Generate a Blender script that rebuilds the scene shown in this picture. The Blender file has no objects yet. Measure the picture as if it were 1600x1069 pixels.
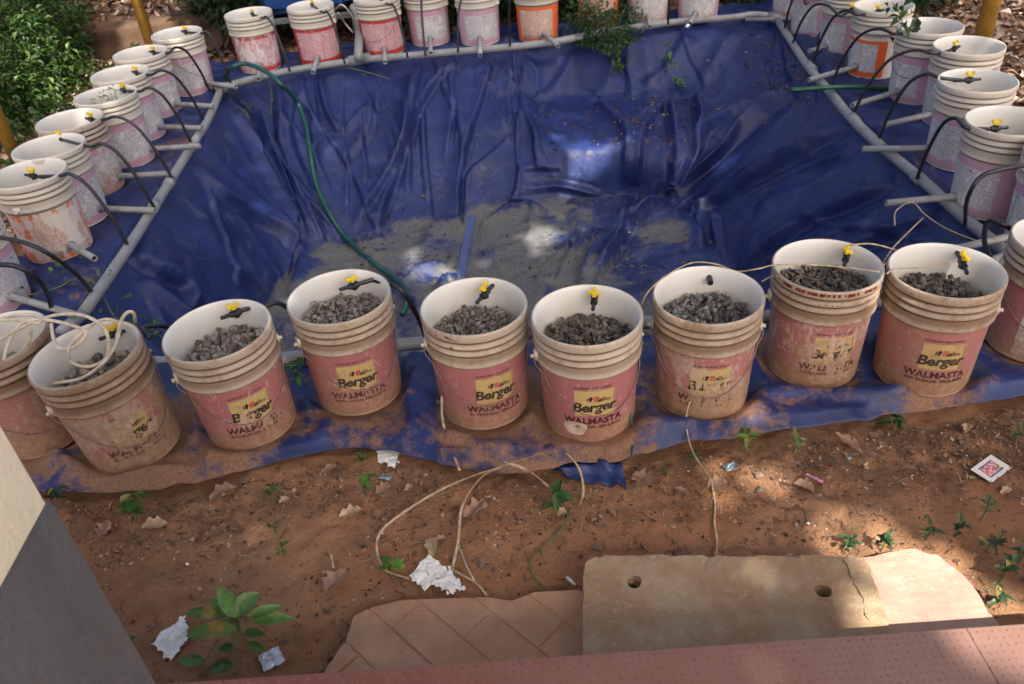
import bpy, bmesh, math, random
import numpy as np
from mathutils import Vector, Matrix
from mathutils.bvhtree import BVHTree
from mathutils import noise as mnoise

random.seed(7)
rng = np.random.default_rng(7)
S = bpy.context.scene
C = S.collection
PI = math.pi

# ------------------------------------------------------------------ camera
F_PX, PITCH, ROLL, CAM_H = 1293.58, 0.622449, -0.0934317, 1.704593
cp, sp = math.cos(PITCH), math.sin(PITCH)
_fw = np.array([0, cp, -sp]); _rt = np.array([1.0, 0, 0]); _up = np.cross(_rt, _fw)
cr, sr = math.cos(ROLL), math.sin(ROLL)
_r2 = cr*_rt + sr*_up; _u2 = -sr*_rt + cr*_up
cam_d = bpy.data.cameras.new('camera')
cam = bpy.data.objects.new('camera', cam_d); C.objects.link(cam)
cam.matrix_world = Matrix(((_r2[0], _u2[0], -_fw[0], 0), (_r2[1], _u2[1], -_fw[1], 0),
                           (_r2[2], _u2[2], -_fw[2], CAM_H), (0, 0, 0, 1)))
cam_d.sensor_width = 36; cam_d.lens = 36*F_PX/1600
cam_d.clip_start = 0.05; cam_d.clip_end = 300
cam_d.dof.use_dof = True; cam_d.dof.focus_distance = 2.6; cam_d.dof.aperture_fstop = 5.0
S.camera = cam

# ------------------------------------------------------------------ light
SUN_DIR = np.array([0.22, -0.62, 0.82]); SUN_DIR /= np.linalg.norm(SUN_DIR)      # towards the sun
SUN_EL = math.asin(SUN_DIR[2]); SUN_AZ = math.atan2(SUN_DIR[0], SUN_DIR[1])
world = bpy.data.worlds.new('World'); S.world = world; world.use_nodes = True
wn = world.node_tree; bg = wn.nodes['Background']
sky = wn.nodes.new('ShaderNodeTexSky'); sky.sky_type = 'NISHITA'; sky.sun_disc = False
sky.sun_elevation = SUN_EL; sky.sun_rotation = SUN_AZ
sky.air_density = 0.6; sky.dust_density = 7.0; sky.ozone_density = 0.4
wn.links.new(sky.outputs[0], bg.inputs[0]); bg.inputs[1].default_value = 0.13
sd = bpy.data.lights.new('sun', 'SUN'); sd.energy = 4.2; sd.angle = math.radians(0.42); sd.color = (1, .95, .86)
sun = bpy.data.objects.new('sun', sd); C.objects.link(sun)
sun.rotation_euler = Vector(SUN_DIR).to_track_quat('Z', 'Y').to_euler()
sun.location = (3, -8, 12)
S.view_settings.view_transform = 'Standard'; S.view_settings.look = 'None'
S.view_settings.gamma = 1; S.view_settings.use_curve_mapping = False
S.view_settings.exposure = 1.52
try:
    S.cycles.max_bounces = 6; S.cycles.transparent_max_bounces = 8
except Exception: pass

# ------------------------------------------------------------------ helpers
CAMP = np.array([0, 0, CAM_H])
def ray(u, v):
    d = (u-800)/F_PX*_r2 + (534.5-v)/F_PX*_u2 + _fw
    return d/np.linalg.norm(d)
def at(u, v, z=0.0):
    """point of the place at height z that the photograph shows at pixel u, v"""
    d = ray(u, v); return Vector(CAMP + (z-CAM_H)/d[2]*d)
def at_y(u, v, y):
    d = ray(u, v); return Vector(CAMP + y/d[1]*d)

def link(name, me, mats, parent=None):
    o = bpy.data.objects.new(name, me)
    for m in (mats if isinstance(mats, (list, tuple)) else [mats]):
        if m is not None and len(me.materials) < 9: me.materials.append(m)
    C.objects.link(o)
    if parent is not None: o.parent = parent
    return o
def mesh(name, V, F, smooth=False, matidx=None, cols=None, uvs=None):
    me = bpy.data.meshes.new(name)
    me.from_pydata([tuple(map(float, p)) for p in V], [], [tuple(map(int, f)) for f in F])
    if smooth: me.polygons.foreach_set('use_smooth', [True]*len(me.polygons))
    if matidx is not None: me.polygons.foreach_set('material_index', matidx)
    if cols is not None:
        a = me.color_attributes.new('tint', 'FLOAT_COLOR', 'POINT')
        cc = np.ones((len(V), 4)); cc[:, :cols.shape[1]] = cols
        a.data.foreach_set('color', cc.ravel())
    me.update()
    return me
def fastmesh(name, V, quads, smooth=True, attrs=None):
    me = bpy.data.meshes.new(name)
    V = np.asarray(V, np.float32); quads = np.asarray(quads, np.int32); k = quads.shape[1]
    me.vertices.add(len(V)); me.vertices.foreach_set('co', V.ravel())
    me.loops.add(quads.size); me.loops.foreach_set('vertex_index', quads.ravel())
    me.polygons.add(len(quads)); me.polygons.foreach_set('loop_start', np.arange(0, quads.size, k, dtype=np.int32))
    me.polygons.foreach_set('loop_total', np.full(len(quads), k, np.int32))
    if smooth: me.polygons.foreach_set('use_smooth', np.ones(len(quads), bool))
    me.update(calc_edges=True)
    if attrs:
        for n, arr in attrs.items():
            a = me.color_attributes.new(n, 'FLOAT_COLOR', 'POINT')
            cc = np.ones((len(V), 4), np.float32); arr = np.asarray(arr); cc[:, :arr.shape[1]] = arr
            a.data.foreach_set('color', cc.ravel())
    return me
def tag(o, label=None, cat=None, group=None, kind=None):
    if label: o['label'] = label
    if cat: o['category'] = cat
    if group: o['group'] = group
    if kind: o['kind'] = kind
    return o
def empty(name, loc, rz=0, rot=None):
    o = bpy.data.objects.new(name, None); C.objects.link(o); o.location = loc
    o.rotation_euler = rot if rot is not None else (0, 0, rz); o.empty_display_size = .05
    return o
def smooth_pts(P, n=8):
    P = [np.array(p, float) for p in P]
    if len(P) < 3: return P
    Q = [2*P[0]-P[1]] + P + [2*P[-1]-P[-2]]; out = []
    for i in range(1, len(Q)-2):
        for k in range(n):
            t = k/n; a, b, c, d = Q[i-1], Q[i], Q[i+1], Q[i+2]
            out.append(.5*((2*b)+(-a+c)*t+(2*a-5*b+4*c-d)*t*t+(-a+3*b-3*c+d)*t**3))
    out.append(P[-1]); return out
def tube_geo(P, r, seg=8, cap=True, flat=1.0):
    P = [np.array(p, float) for p in P]; n = len(P)
    V = []; Fc = []
    prev = None
    for i in range(n):
        t = P[min(i+1, n-1)]-P[max(i-1, 0)]; t = t/(np.linalg.norm(t)+1e-9)
        if prev is None:
            a = np.array([0, 0, 1.0]) if abs(t[2]) < .9 else np.array([1.0, 0, 0])
        else: a = prev
        u = a-t*np.dot(a, t); u /= np.linalg.norm(u)+1e-9; w = np.cross(t, u); prev = u
        rr = r[i] if hasattr(r, '__len__') else r
        for k in range(seg):
            q = 2*PI*k/seg; V.append(P[i]+rr*(flat*math.cos(q)*u+math.sin(q)*w))
    for i in range(n-1):
        for k in range(seg):
            Fc.append((i*seg+k, i*seg+(k+1) % seg, (i+1)*seg+(k+1) % seg, (i+1)*seg+k))
    if cap:
        Fc.append(tuple(range(seg))[::-1]); Fc.append(tuple((n-1)*seg+k for k in range(seg)))
    return V, Fc
class MB:
    def __init__(s): s.V = []; s.F = []; s.M = []; s.T = []
    def add(s, V, F, m=0, T=None):
        o = len(s.V); s.V += [tuple(map(float, v)) for v in V]; s.F += [tuple(i+o for i in f) for f in F]
        s.M += [m]*len(F); s.T += (T if T is not None else [(1, 1, 1)]*len(V))
    def tube(s, P, r, seg=8, m=0, **k): s.add(*tube_geo(P, r, seg, **k), m)
    def box(s, c, d, rz=0, m=0, bev=0):
        bm = bmesh.new(); bmesh.ops.create_cube(bm, size=1)
        for v in bm.verts: v.co = Vector((v.co.x*d[0], v.co.y*d[1], v.co.z*d[2]))
        if bev: bmesh.ops.bevel(bm, geom=bm.edges[:], offset=bev, segments=2, affect='EDGES')
        M = Matrix.Translation(c) @ Matrix.Rotation(rz, 4, 'Z')
        bm.verts.ensure_lookup_table(); bm.verts.index_update()
        s.add([M @ v.co for v in bm.verts], [[v.index for v in f.verts] for f in bm.faces], m); bm.free()
    def build(s, name, mats, parent=None, smooth=False, tint=False):
        me = mesh(name, s.V, s.F, smooth, s.M, np.array(s.T) if tint else None)
        return link(name, me, mats, parent)
def lathe(prof, seg=48, a0=0, a1=2*PI, mi=None):
    full = abs(a1-a0-2*PI) < 1e-6; n = seg if full else seg+1
    V = []; F = []; M = []
    for r, z in prof:
        for k in range(n):
            a = a0+(a1-a0)*k/seg; V.append((r*math.cos(a), r*math.sin(a), z))
    for i in range(len(prof)-1):
        for k in range(seg):
            k2 = (k+1) % n; F.append((i*n+k, i*n+k2, (i+1)*n+k2, (i+1)*n+k))
            M.append(mi[i] if mi else 0)
    return V, F, M
def fbm(P, s, seed=0, oc=3):
    return mnoise.fractal(Vector((P[0]*s+seed*17.3, P[1]*s-seed*5.1, (P[2] if len(P) > 2 else 0)*s)), 1.0, 2.0, oc)
# cheap vectorised value noise in 2-d
_perm = rng.random((256, 256))
def vn(x, y):
    xi = np.floor(x).astype(int); yi = np.floor(y).astype(int); fx = x-xi; fy = y-yi
    fx = fx*fx*(3-2*fx); fy = fy*fy*(3-2*fy); g = lambda a, b: _perm[a & 255, b & 255]
    return (g(xi, yi)*(1-fx)+g(xi+1, yi)*fx)*(1-fy)+(g(xi, yi+1)*(1-fx)+g(xi+1, yi+1)*fx)*fy
def vfbm(x, y, oc=4):
    t = 0; a = .5
    for i in range(oc): t = t+a*vn(x*2**i+i*31.7, y*2**i+i*11.3); a *= .5
    return t*1.07
def sst(a, b, x):
    t = np.clip((x-a)/(b-a), 0, 1); return t*t*(3-2*t)

# ------------------------------------------------------------------ materials
class N:
    def __init__(s, name):
        s.m = bpy.data.materials.new(name); s.m.use_nodes = True; s.t = s.m.node_tree
        s.b = s.t.nodes['Principled BSDF']; s.tc = None
    def n(s, ty, **k):
        x = s.t.nodes.new(ty)
        for a, v in k.items(): setattr(x, a, v)
        return x
    def set(s, sock, v):
        if isinstance(v, bpy.types.NodeSocket): s.t.links.new(v, sock)
        elif isinstance(v, (tuple, list)) and len(v) == 3 and sock.type == 'RGBA': sock.default_value = (*v, 1)
        else: sock.default_value = v
    def coord(s, kind='Object'):
        if s.tc is None: s.tc = s.n('ShaderNodeTexCoord')
        return s.tc.outputs[kind]
    def geo(s): return s.n('ShaderNodeNewGeometry')
    def math(s, op, a, b=0.0, c=0.0, clamp=False):
        x = s.n('ShaderNodeMath', operation=op, use_clamp=clamp); s.set(x.inputs[0], a); s.set(x.inputs[1], b); s.set(x.inputs[2], c); return x.outputs[0]
    def noise(s, vec, scale, detail=4, rough=.6, dist=0.0):
        x = s.n('ShaderNodeTexNoise'); s.set(x.inputs['Vector'], vec)
        x.inputs['Scale'].default_value = scale; x.inputs['Detail'].default_value = detail
        x.inputs['Roughness'].default_value = rough; x.inputs['Distortion'].default_value = dist
        return x.outputs['Fac']
    def vor(s, vec, scale, feature='F1', out='Distance'):
        x = s.n('ShaderNodeTexVoronoi', feature=feature); s.set(x.inputs['Vector'], vec); x.inputs['Scale'].default_value = scale
        return x.outputs[out]
    def ramp(s, f, a, b):        # smoothstep a..b -> 0..1
        x = s.n('ShaderNodeMapRange', interpolation_type='SMOOTHSTEP'); s.set(x.inputs[0], f)
        s.set(x.inputs[1], a); s.set(x.inputs[2], b); return x.outputs[0]
    def mix(s, f, a, b):
        x = s.n('ShaderNodeMix', data_type='RGBA'); s.set(x.inputs[0], f); s.set(x.inputs[6], a); s.set(x.inputs[7], b); return x.outputs[2]
    def mul(s, a, b):
        x = s.n('ShaderNodeMix', data_type='RGBA', blend_type='MULTIPLY'); x.inputs[0].default_value = 1; s.set(x.inputs[6], a); s.set(x.inputs[7], b); return x.outputs[2]
    def grey(s, v):
        x = s.n('ShaderNodeCombineColor')
        for i in range(3): s.set(x.inputs[i], v)
        return x.outputs[0]
    def vecmul(s, v, k):
        x = s.n('ShaderNodeVectorMath', operation='MULTIPLY'); s.set(x.inputs[0], v); x.inputs[1].default_value = k; return x.outputs[0]
    def vecadd(s, v, w):
        x = s.n('ShaderNodeVectorMath', operation='ADD'); s.set(x.inputs[0], v)
        if isinstance(w, tuple): x.inputs[1].default_value = w
        else: s.set(x.inputs[1], w)
        return x.outputs[0]
    def sep(s, v):
        x = s.n('ShaderNodeSeparateXYZ'); s.set(x.inputs[0], v); return x.outputs
    def oinfo(s):
        x = s.n('ShaderNodeObjectInfo'); c = s.n('ShaderNodeSeparateColor'); s.t.links.new(x.outputs['Color'], c.inputs[0])
        return c.outputs, x.outputs['Random']
    def attr(s, name):
        x = s.n('ShaderNodeAttribute', attribute_name=name); c = s.n('ShaderNodeSeparateColor'); s.t.links.new(x.outputs['Color'], c.inputs[0])
        return x.outputs['Color'], c.outputs
    def bump(s, h, strength=.3, dist=.01):
        x = s.n('ShaderNodeBump'); s.set(x.inputs['Height'], h); x.inputs['Strength'].default_value = strength; x.inputs['Distance'].default_value = dist
        s.t.links.new(x.outputs[0], s.b.inputs['Normal'])
    def out(s, col=None, rough=None, metal=None, alpha=None, spec=None):
        if col is not None: s.set(s.b.inputs['Base Color'], col)
        if rough is not None: s.set(s.b.inputs['Roughness'], rough)
        if metal is not None: s.set(s.b.inputs['Metallic'], metal)
        if alpha is not None: s.set(s.b.inputs['Alpha'], alpha)
        if spec is not None: s.set(s.b.inputs['Specular IOR Level'], spec)
        return s.m
def simple(name, col, rough=.6, var=.25, scale=30, metal=0, spec=.5, bump=0):
    n = N(name); v = n.coord('Object'); f = n.noise(v, scale, 5)
    c = n.mix(n.ramp(f, .3, .7), tuple(c*(1-var) for c in col), tuple(min(1, c*(1+var)) for c in col))
    if bump: n.bump(f, bump, .004)
    return n.out(c, rough, metal, spec=spec)

DUST = (.37, .235, .13); DUSTD = (.23, .115, .06)
def plastic_parts(name, base, inner=False, wearcol=None, dirtk=1.0, lines=False, rough=.42, alpha_wear=False, linecol=(.12, .12, .12)):
    """printed or bare bucket plastic. object colour = (dust, wear, seed)"""
    n = N(name); v = n.coord('Object'); (dr, dg, db), rnd = n.oinfo()
    off = n.n('ShaderNodeCombineXYZ'); n.set(off.inputs[0], n.math('MULTIPLY', db, 37.0)); n.set(off.inputs[1], n.math('MULTIPLY', db, 91.0)); n.set(off.inputs[2], n.math('MULTIPLY', db, 13.0))
    p = n.vecadd(v, off.outputs[0]); z = n.sep(v)[2]
    col = base
    if lines:      # rows of small print
        lz = n.math('FRACT', n.math('MULTIPLY', z, 1/.0080))
        row = n.math('LESS_THAN', lz, .5)
        wrd = n.math('GREATER_THAN', n.noise(n.vecmul(p, (230, 230, 125)), 1, 1, .5), .46)
        blk = n.math('GREATER_THAN', n.noise(p, 26, 2, .5), .40)
        ink = n.math('MULTIPLY', n.math('MULTIPLY', row, wrd), n.math('MULTIPLY', blk, .8))
        col = n.mix(ink, col, linecol)
    if not inner:
        big = n.noise(p, 9, 5, .65, .4); fine = n.noise(p, 60, 4, .7); vert = n.noise(n.vecmul(p, (42, 42, 11)), 1, 4, .65)
        if wearcol is not None:
            # scratched / peeled print
            w = n.math('ADD', n.math('MULTIPLY', big, .55), n.math('MULTIPLY', vert, .45))
            th = n.math('SUBTRACT', .74, n.math('MULTIPLY', dg, .38))
            wf = n.ramp(w, th, n.math('ADD', th, .05))
            scr = n.noise(n.vecadd(n.vecmul(p, (1, 1, .55)), (3.1, 1.7, .4)), 34, 6, .75, 1.5)
            fl = n.ramp(scr, n.math('SUBTRACT', .66, n.math('MULTIPLY', dg, .18)), n.math('SUBTRACT', .69, n.math('MULTIPLY', dg, .18)))
            wf = n.math('MAXIMUM', wf, n.math('MULTIPLY', fl, .8))
            if alpha_wear:
                n.set(n.b.inputs['Alpha'], n.math('SUBTRACT', 1.0, wf))
            else:
                col = n.mix(wf, col, wearcol)
                col = n.mix(n.math('MULTIPLY', n.ramp(vert, .55, .8), n.math('MULTIPLY', dg, .35)), col, wearcol)
        # dust film
        ba = n.math('ADD', n.math('MULTIPLY', big, .6), n.math('MULTIPLY', fine, .4))
        hz = n.math('MULTIPLY', n.ramp(z, .16, 0.0), .34)
        th2 = n.math('SUBTRACT', .80, n.math('ADD', n.math('MULTIPLY', dr, .52), n.math('MULTIPLY', hz, n.math('ADD', dr, .25))))
        df = n.math('MULTIPLY', n.ramp(ba, n.math('SUBTRACT', th2, .09), n.math('ADD', th2, .12)), min(.92, .85*dirtk))
        dcol = n.mix(n.ramp(n.noise(p, 45, 5, .8), .42, .62), DUSTD, DUST)
        col = n.mix(df, col, dcol)
        film = n.math('MULTIPLY', dr, .55*dirtk); col = n.mix(film, col, DUST)
        spk = n.math('MULTIPLY', n.ramp(n.noise(p, 230, 2, .6), .66, .74), n.math('MULTIPLY', dr, .9))
        col = n.mix(spk, col, (.12, .06, .035))
        rg = n.math('ADD', rough, n.math('MULTIPLY', df, .4)); n.bump(n.math('ADD', fine, n.math('MULTIPLY', df, .4)), .22, .002)
    else:
        f = n.noise(p, 12, 5, .65); hzz = n.ramp(z, .36, .2)
        k = n.math('MULTIPLY', n.ramp(f, .42, .75), n.math('ADD', .10, n.math('MULTIPLY', hzz, .35)))
        col = n.mix(k, col, (.42, .36, .28)); rg = rough
        sc = n.math('MULTIPLY', n.ramp(n.noise(p, 90, 3, .7), .68, .74), .35); col = n.mix(sc, col, (.25, .2, .15))
        n.bump(f, .1, .003)
    return n, col, rg
# bare outer plastic with grime in the grooves (tint attribute r = groove)
n, c, rg = plastic_parts('bucket_plastic_outside', (.72, .68, .57), dirtk=1.7)
ac, a = n.attr('tint'); (dr, dg, db), rnd = n.oinfo()
gn = n.noise(n.coord('Object'), 35, 4, .7)
gr = n.math('MULTIPLY', n.math('MULTIPLY', a[0], n.ramp(gn, .05, .4)), n.math('ADD', .50, n.math('MULTIPLY', dr, 2.0)), clamp=True)
c = n.mix(gr, c, (.17, .10, .055)); M_OUT = n.out(c, rg)
n, c, rg = plastic_parts('bucket_plastic_inside', (.73, .70, .63), inner=True, rough=.38); M_IN = n.out(c, rg)
n, c, rg = plastic_parts('print_pink', (.37, .11, .135), wearcol=(.50, .38, .33)); M_PINK = n.out(c, rg)
n, c, rg = plastic_parts('print_pale_pink', (.56, .33, .40), wearcol=(.70, .66, .63)); M_PALE = n.out(c, rg)
n, c, rg = plastic_parts('print_red', (.50, .035, .035), wearcol=(.70, .55, .53)); M_RED = n.out(c, rg)
n, c, rg = plastic_parts('print_orange', (.80, .13, .02), wearcol=(.72, .60, .52)); M_ORANGE = n.out(c, rg)
n, c, rg = plastic_parts('print_yellow', (.52, .38, .14), wearcol=(.55, .43, .30)); M_YEL = n.out(c, rg)
n, c, rg = plastic_parts('print_black', (.02, .018, .02), wearcol=(.5, .3, .25), alpha_wear=True, dirtk=.22); M_BLK = n.out(c, rg)
n, c, rg = plastic_parts('print_maroon', (.055, .008, .018), wearcol=(.5, .3, .25), alpha_wear=True, dirtk=.2); M_MAR = n.out(c, rg)
n, c, rg = plastic_parts('small_print_white', (.66, .64, .63), wearcol=(.70, .68, .64), lines=True); M_PRINT = n.out(c, rg)
n, c, rg = plastic_parts('small_print_pink', (.66, .42, .43), wearcol=(.72, .66, .64), lines=True, linecol=(.35, .05, .06)); M_PRINTP = n.out(c, rg)
n, c, rg = plastic_parts('small_print_cream', (.70, .50, .40), wearcol=(.74, .66, .58), lines=True, linecol=(.3, .12, .08)); M_PRINTO = n.out(c, rg)
n, c, rg = plastic_parts('print_grey', (.24, .24, .26), wearcol=(.6, .55, .5)); M_GREY = n.out(c, rg)

M_WIRE = simple('rusty_wire', (.22, .16, .12), .55, .4, 60, metal=.3)
M_BLACKPL = simple('black_plastic', (.018, .018, .02), .38, .3, 60)
M_YTAP = simple('yellow_tap_plastic', (.78, .56, .02), .4, .12, 60)
n = N('grey_pvc'); v = n.coord('Object'); f = n.noise(v, 14, 5, .7); g = n.noise(v, 70, 4, .7)
c = n.mix(n.ramp(f, .45, .75), (.26, .27, .27), (.20, .175, .145)); c = n.mix(n.ramp(g, .62, .7), c, (.13, .10, .08)); n.bump(g, .1, .002); M_PVC = n.out(c, .5)
M_PVCD = simple('dark_grey_pvc', (.20, .21, .215), .55, .25, 30)
M_HOSE = simple('green_hose', (.010, .078, .060), .36, .25, 25)
M_HOSED = simple('dark_green_hose', (.012, .07, .038), .38, .3, 25)
M_CORD = simple('cream_cable', (.60, .50, .36), .55, .2, 40)
M_STRAW = simple('dry_straw', (.42, .31, .19), .7, .35, 50)
M_TWIG = simple('dry_twig', (.16, .095, .055), .85, .45, 60)
M_LEAFD = simple('dry_leaf', (.26, .15, .095), .75, .45, 35, bump=.3)
M_LEAFT = simple('tan_dry_leaf', (.40, .27, .16), .75, .35, 35, bump=.3)
M_PAPER = simple('dirty_white_paper', (.76, .75, .70), .8, .12, 25, bump=.2)
M_FOIL = simple('silver_foil', (.62, .62, .62), .28, .25, 60, metal=.9, bump=.8)
M_BLUEF = simple('blue_wrapper', (.38, .50, .54), .3, .6, 60, metal=.7, bump=.6)
M_POLE = simple('yellow_painted_steel', (.48, .27, .045), .5, .25, 12)
M_STAND = simple('grey_steel', (.15, .165, .165), .55, .3, 20)
M_TANK = simple('blue_tank_plastic', (.012, .05, .20), .42, .25, 8)

M_DRIP = simple('dried_red_paint', (.14, .018, .012), .4, .3, 60)
M_SCUFF = simple('brown_scuff', (.07, .04, .025), .8, .3, 60)
M_BARE = simple('peeled_cream_plastic', (.50, .38, .29), .6, .22, 45, bump=.2)
# tarp
n = N('blue_tarpaulin'); v = n.coord('Object'); ac, a = n.attr('dirt')     # r brown dust, g grey mud, b whitish scale
f1 = n.noise(v, 5, 6, .65, .6); f2 = n.noise(v, 28, 5, .7); f3 = n.noise(v, 150, 3, .7)
base = n.mix(n.ramp(f1, .35, .7), (.008, .0175, .084), (.014, .030, .132))
pale = n.noise(n.vecmul(v, (3, 3, 6)), 1.6, 5, .7, 1.2)
base = n.mix(n.math('MULTIPLY', n.ramp(pale, .52, .72), .55), base, (.075, .086, .135))
br = n.math('ADD', n.math('MULTIPLY', f2, .6), n.math('MULTIPLY', f1, .4))
thb = n.math('SUBTRACT', .86, n.math('MULTIPLY', a[0], .62))
fb = n.ramp(br, n.math('SUBTRACT', thb, .09), n.math('ADD', thb, .12))
base = n.mix(n.math('MULTIPLY', fb, .94), base, n.mix(n.ramp(f3, .3, .7), (.17, .082, .042), (.29, .155, .08)))
tha = n.math('SUBTRACT', .88, n.math('MULTIPLY', a[1], .60))
fa = n.ramp(n.math('ADD', n.math('MULTIPLY', f2, .55), n.math('MULTIPLY', f1, .45)), n.math('SUBTRACT', tha, .11), n.math('ADD', tha, .12))
base = n.mix(n.math('MULTIPLY', fa, .95), base, n.mix(n.ramp(f3, .3, .7), (.066, .066, .063), (.17, .166, .156)))
st = n.math('MULTIPLY', n.math('ADD', n.noise(n.vecmul(v, (30, 30, 7)), 1, 6, .8, .8), n.noise(v, 3.2, 4, .6)), .5)
fw_ = n.math('MULTIPLY', n.ramp(st, .50, .70), a[2]); base = n.mix(n.math('MULTIPLY', fw_, .34), base, (.24, .25, .27))
rr = n.math('ADD', n.math('ADD', .49, n.math('MULTIPLY', fa, .4)), n.math('MULTIPLY', fb, .35), clamp=True)
rr = n.math('ADD', rr, n.math('MULTIPLY', n.math('SUBTRACT', f1, .5), .35))
x = n.n('ShaderNodeBump'); n.set(x.inputs['Height'], n.math('ADD', n.math('MULTIPLY', f2, .5), n.math('MULTIPLY', n.math('MULTIPLY', fa, f3), .5)))
x.inputs['Strength'].default_value = .45; x.inputs['Distance'].default_value = .008
n.t.links.new(x.outputs[0], n.b.inputs['Normal'])
M_TARP = n.out(base, rr, spec=.42)

# soil
n = N('red_soil'); g = n.geo(); v = g.outputs['Position']
f1 = n.noise(v, 1.6, 6, .6); f2 = n.noise(v, 13, 6, .7); f3 = n.noise(v, 90, 5, .75); f4 = n.noise(v, 320, 3, .7)
c = n.mix(n.ramp(f1, .35, .68), (.50, .235, .112), (.62, .335, .18))
c = n.mix(n.math('MULTIPLY', n.ramp(f2, .48, .70), .5), c, (.33, .165, .09))
c = n.mix(n.math('MULTIPLY', n.ramp(f3, .50, .70), .45), c, (.23, .125, .075))
c = n.mix(n.math('MULTIPLY', n.ramp(f4, .62, .70), .6), c, (.62, .43, .30))
ac, a = n.attr('dirt')
c = n.mix(n.math('MULTIPLY', a[0], n.ramp(f2, .30, .62)), c, (.15, .088, .058))      # damp, littered earth
c = n.mix(n.math('MULTIPLY', a[1], n.ramp(n.math('ADD', n.math('MULTIPLY', f3, .5), n.math('MULTIPLY', f2, .5)), .40, .60)), c, (.17, .12, .09))
n.bump(n.math('ADD', n.math('ADD', n.math('MULTIPLY', f2, .5), f3), n.math('MULTIPLY', f4, .5)), 1.0, .018)
M_SOIL = n.out(c, .95, spec=.2)
def stone_mat(name, a_, b_, c_, sc=12, bump=.6):
    n = N(name); v = n.coord('Object'); f1 = n.noise(v, sc, 6, .65); f2 = n.noise(v, sc*7, 5, .75); f3 = n.noise(v, sc*25, 3, .7)
    c = n.mix(n.ramp(f1, .38, .62), a_, b_); c = n.mix(n.ramp(f2, .55, .72), c, c_); c = n.mix(n.math('MULTIPLY', n.ramp(f3, .6, .7), .5), c, tuple(k*.4 for k in c_))
    n.bump(n.math('ADD', f2, n.math('MULTIPLY', f3, .6)), bump, .006); return n.out(c, .9, spec=.25)
M_SLAB = stone_mat('weathered_concrete', (.42, .305, .19), (.36, .22, .125), (.50, .41, .30), 9, 1.0)
M_ROUND = stone_mat('sandy_stone', (.44, .27, .205), (.40, .24, .18), (.50, .34, .27), 6, .4)
M_BRICK = stone_mat('dusty_brick', (.47, .28, .17), (.41, .225, .13), (.50, .32, .21), 8, .5)
M_ROCK = stone_mat('brown_rock', (.22, .15, .10), (.30, .20, .13), (.36, .27, .18), 30)
n = N('gravel_stone'); v = n.coord('Object'); ac, a = n.attr('tint'); f = n.noise(v, 90, 5, .7); f2 = n.noise(v, 260, 3, .7)
c = n.mul(ac, n.mix(n.ramp(f, .3, .7), (.5, .48, .46), (1.25, 1.2, 1.12))); c = n.mix(n.math('MULTIPLY', n.ramp(f2, .6, .7), .5), c, (.36, .34, .31)); n.bump(n.math('ADD', f, f2), .7, .003)
M_GRAVEL = n.out(c, .85, spec=.3)
n = N('tinted_litter'); ac, a = n.attr('tint'); f = n.noise(n.geo().outputs['Position'], 90, 4)
c = n.mul(ac, n.mix(n.ramp(f, .3, .7), (.7, .7, .7), (1.25, 1.25, 1.25))); M_LITTER = n.out(c, .85, spec=.2)
def leaf_mat(name, trans=.35, rough=.45):
    n = N(name); ac, a = n.attr('tint'); f = n.noise(n.geo().outputs['Position'], 60, 3)
    c = n.mul(ac, n.mix(n.ramp(f, .3, .7), (.75, .75, .75), (1.2, 1.2, 1.2)))
    n.out(c, rough, spec=.4)
    tr = n.n('ShaderNodeBsdfTranslucent'); n.set(tr.inputs[0], n.mul(c, (1.3, 1.6, .6)))
    mx = n.n('ShaderNodeMixShader'); mx.inputs[0].default_value = trans
    n.t.links.new(n.b.outputs[0], mx.inputs[1]); n.t.links.new(tr.outputs[0], mx.inputs[2])
    n.t.links.new(mx.outputs[0], n.t.nodes['Material Output'].inputs[0]); return n.m
M_LEAF = leaf_mat('green_leaf'); M_LEAFW = leaf_mat('weed_leaf', .3, .4)
M_STEM = simple('green_stem', (.10, .15, .04), .6, .3, 40)
M_BARK = simple('bark', (.12, .08, .05), .9, .4, 10, bump=.8)
# wall + plate
n = N('cream_wall_paint'); v = n.coord('Object'); f = n.noise(v, 3, 5, .6, .3); f2 = n.noise(v, 40, 4, .7)
c = n.mix(n.ramp(f, .3, .7), (.70, .64, .46), (.78, .73, .56)); c = n.mix(n.math('MULTIPLY', n.ramp(f2, .6, .72), .3), c, (.4, .34, .25)); c = n.mix(n.math('MULTIPLY', n.ramp(n.noise(n.vecmul(v, (9, 9, 2)), 1, 5, .7), .52, .75), .4), c, (.42, .34, .22)); n.bump(n.math('ADD', f2, n.noise(v, 9, 4)), .5, .006); M_CREAM = n.out(c, .7)
n = N('grey_skirting_paint'); v = n.coord('Object'); f = n.noise(n.vecmul(v, (3, 3, 1)), 1.6, 5, .65, .5); f2 = n.noise(v, 40, 4, .7)
c = n.mix(n.ramp(f, .3, .7), (.095, .097, .10), (.13, .13, .132)); c = n.mix(n.math('MULTIPLY', n.ramp(n.noise(v, 6, 4, .6), .55, .8), .5), c, (.14, .11, .09)); c = n.mix(n.math('MULTIPLY', n.ramp(f2, .64, .75), .5), c, (.06, .06, .065)); c = n.mix(n.math('MULTIPLY', n.ramp(n.sep(v)[2], .38, .0), n.math('MULTIPLY', n.ramp(n.noise(v, 14, 5, .7), .40, .7), .6)), c, (.22, .12, .07)); n.bump(n.math('ADD', f2, n.noise(v, 9, 4)), .6, .006); M_DADO = n.out(c, .55)
n = N('red_plate_paint'); v = n.geo().outputs['Position']; px = n.sep(v)[0]; f = n.noise(v, 5, 5, .65); f2 = n.noise(v, 70, 4, .7)
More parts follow.
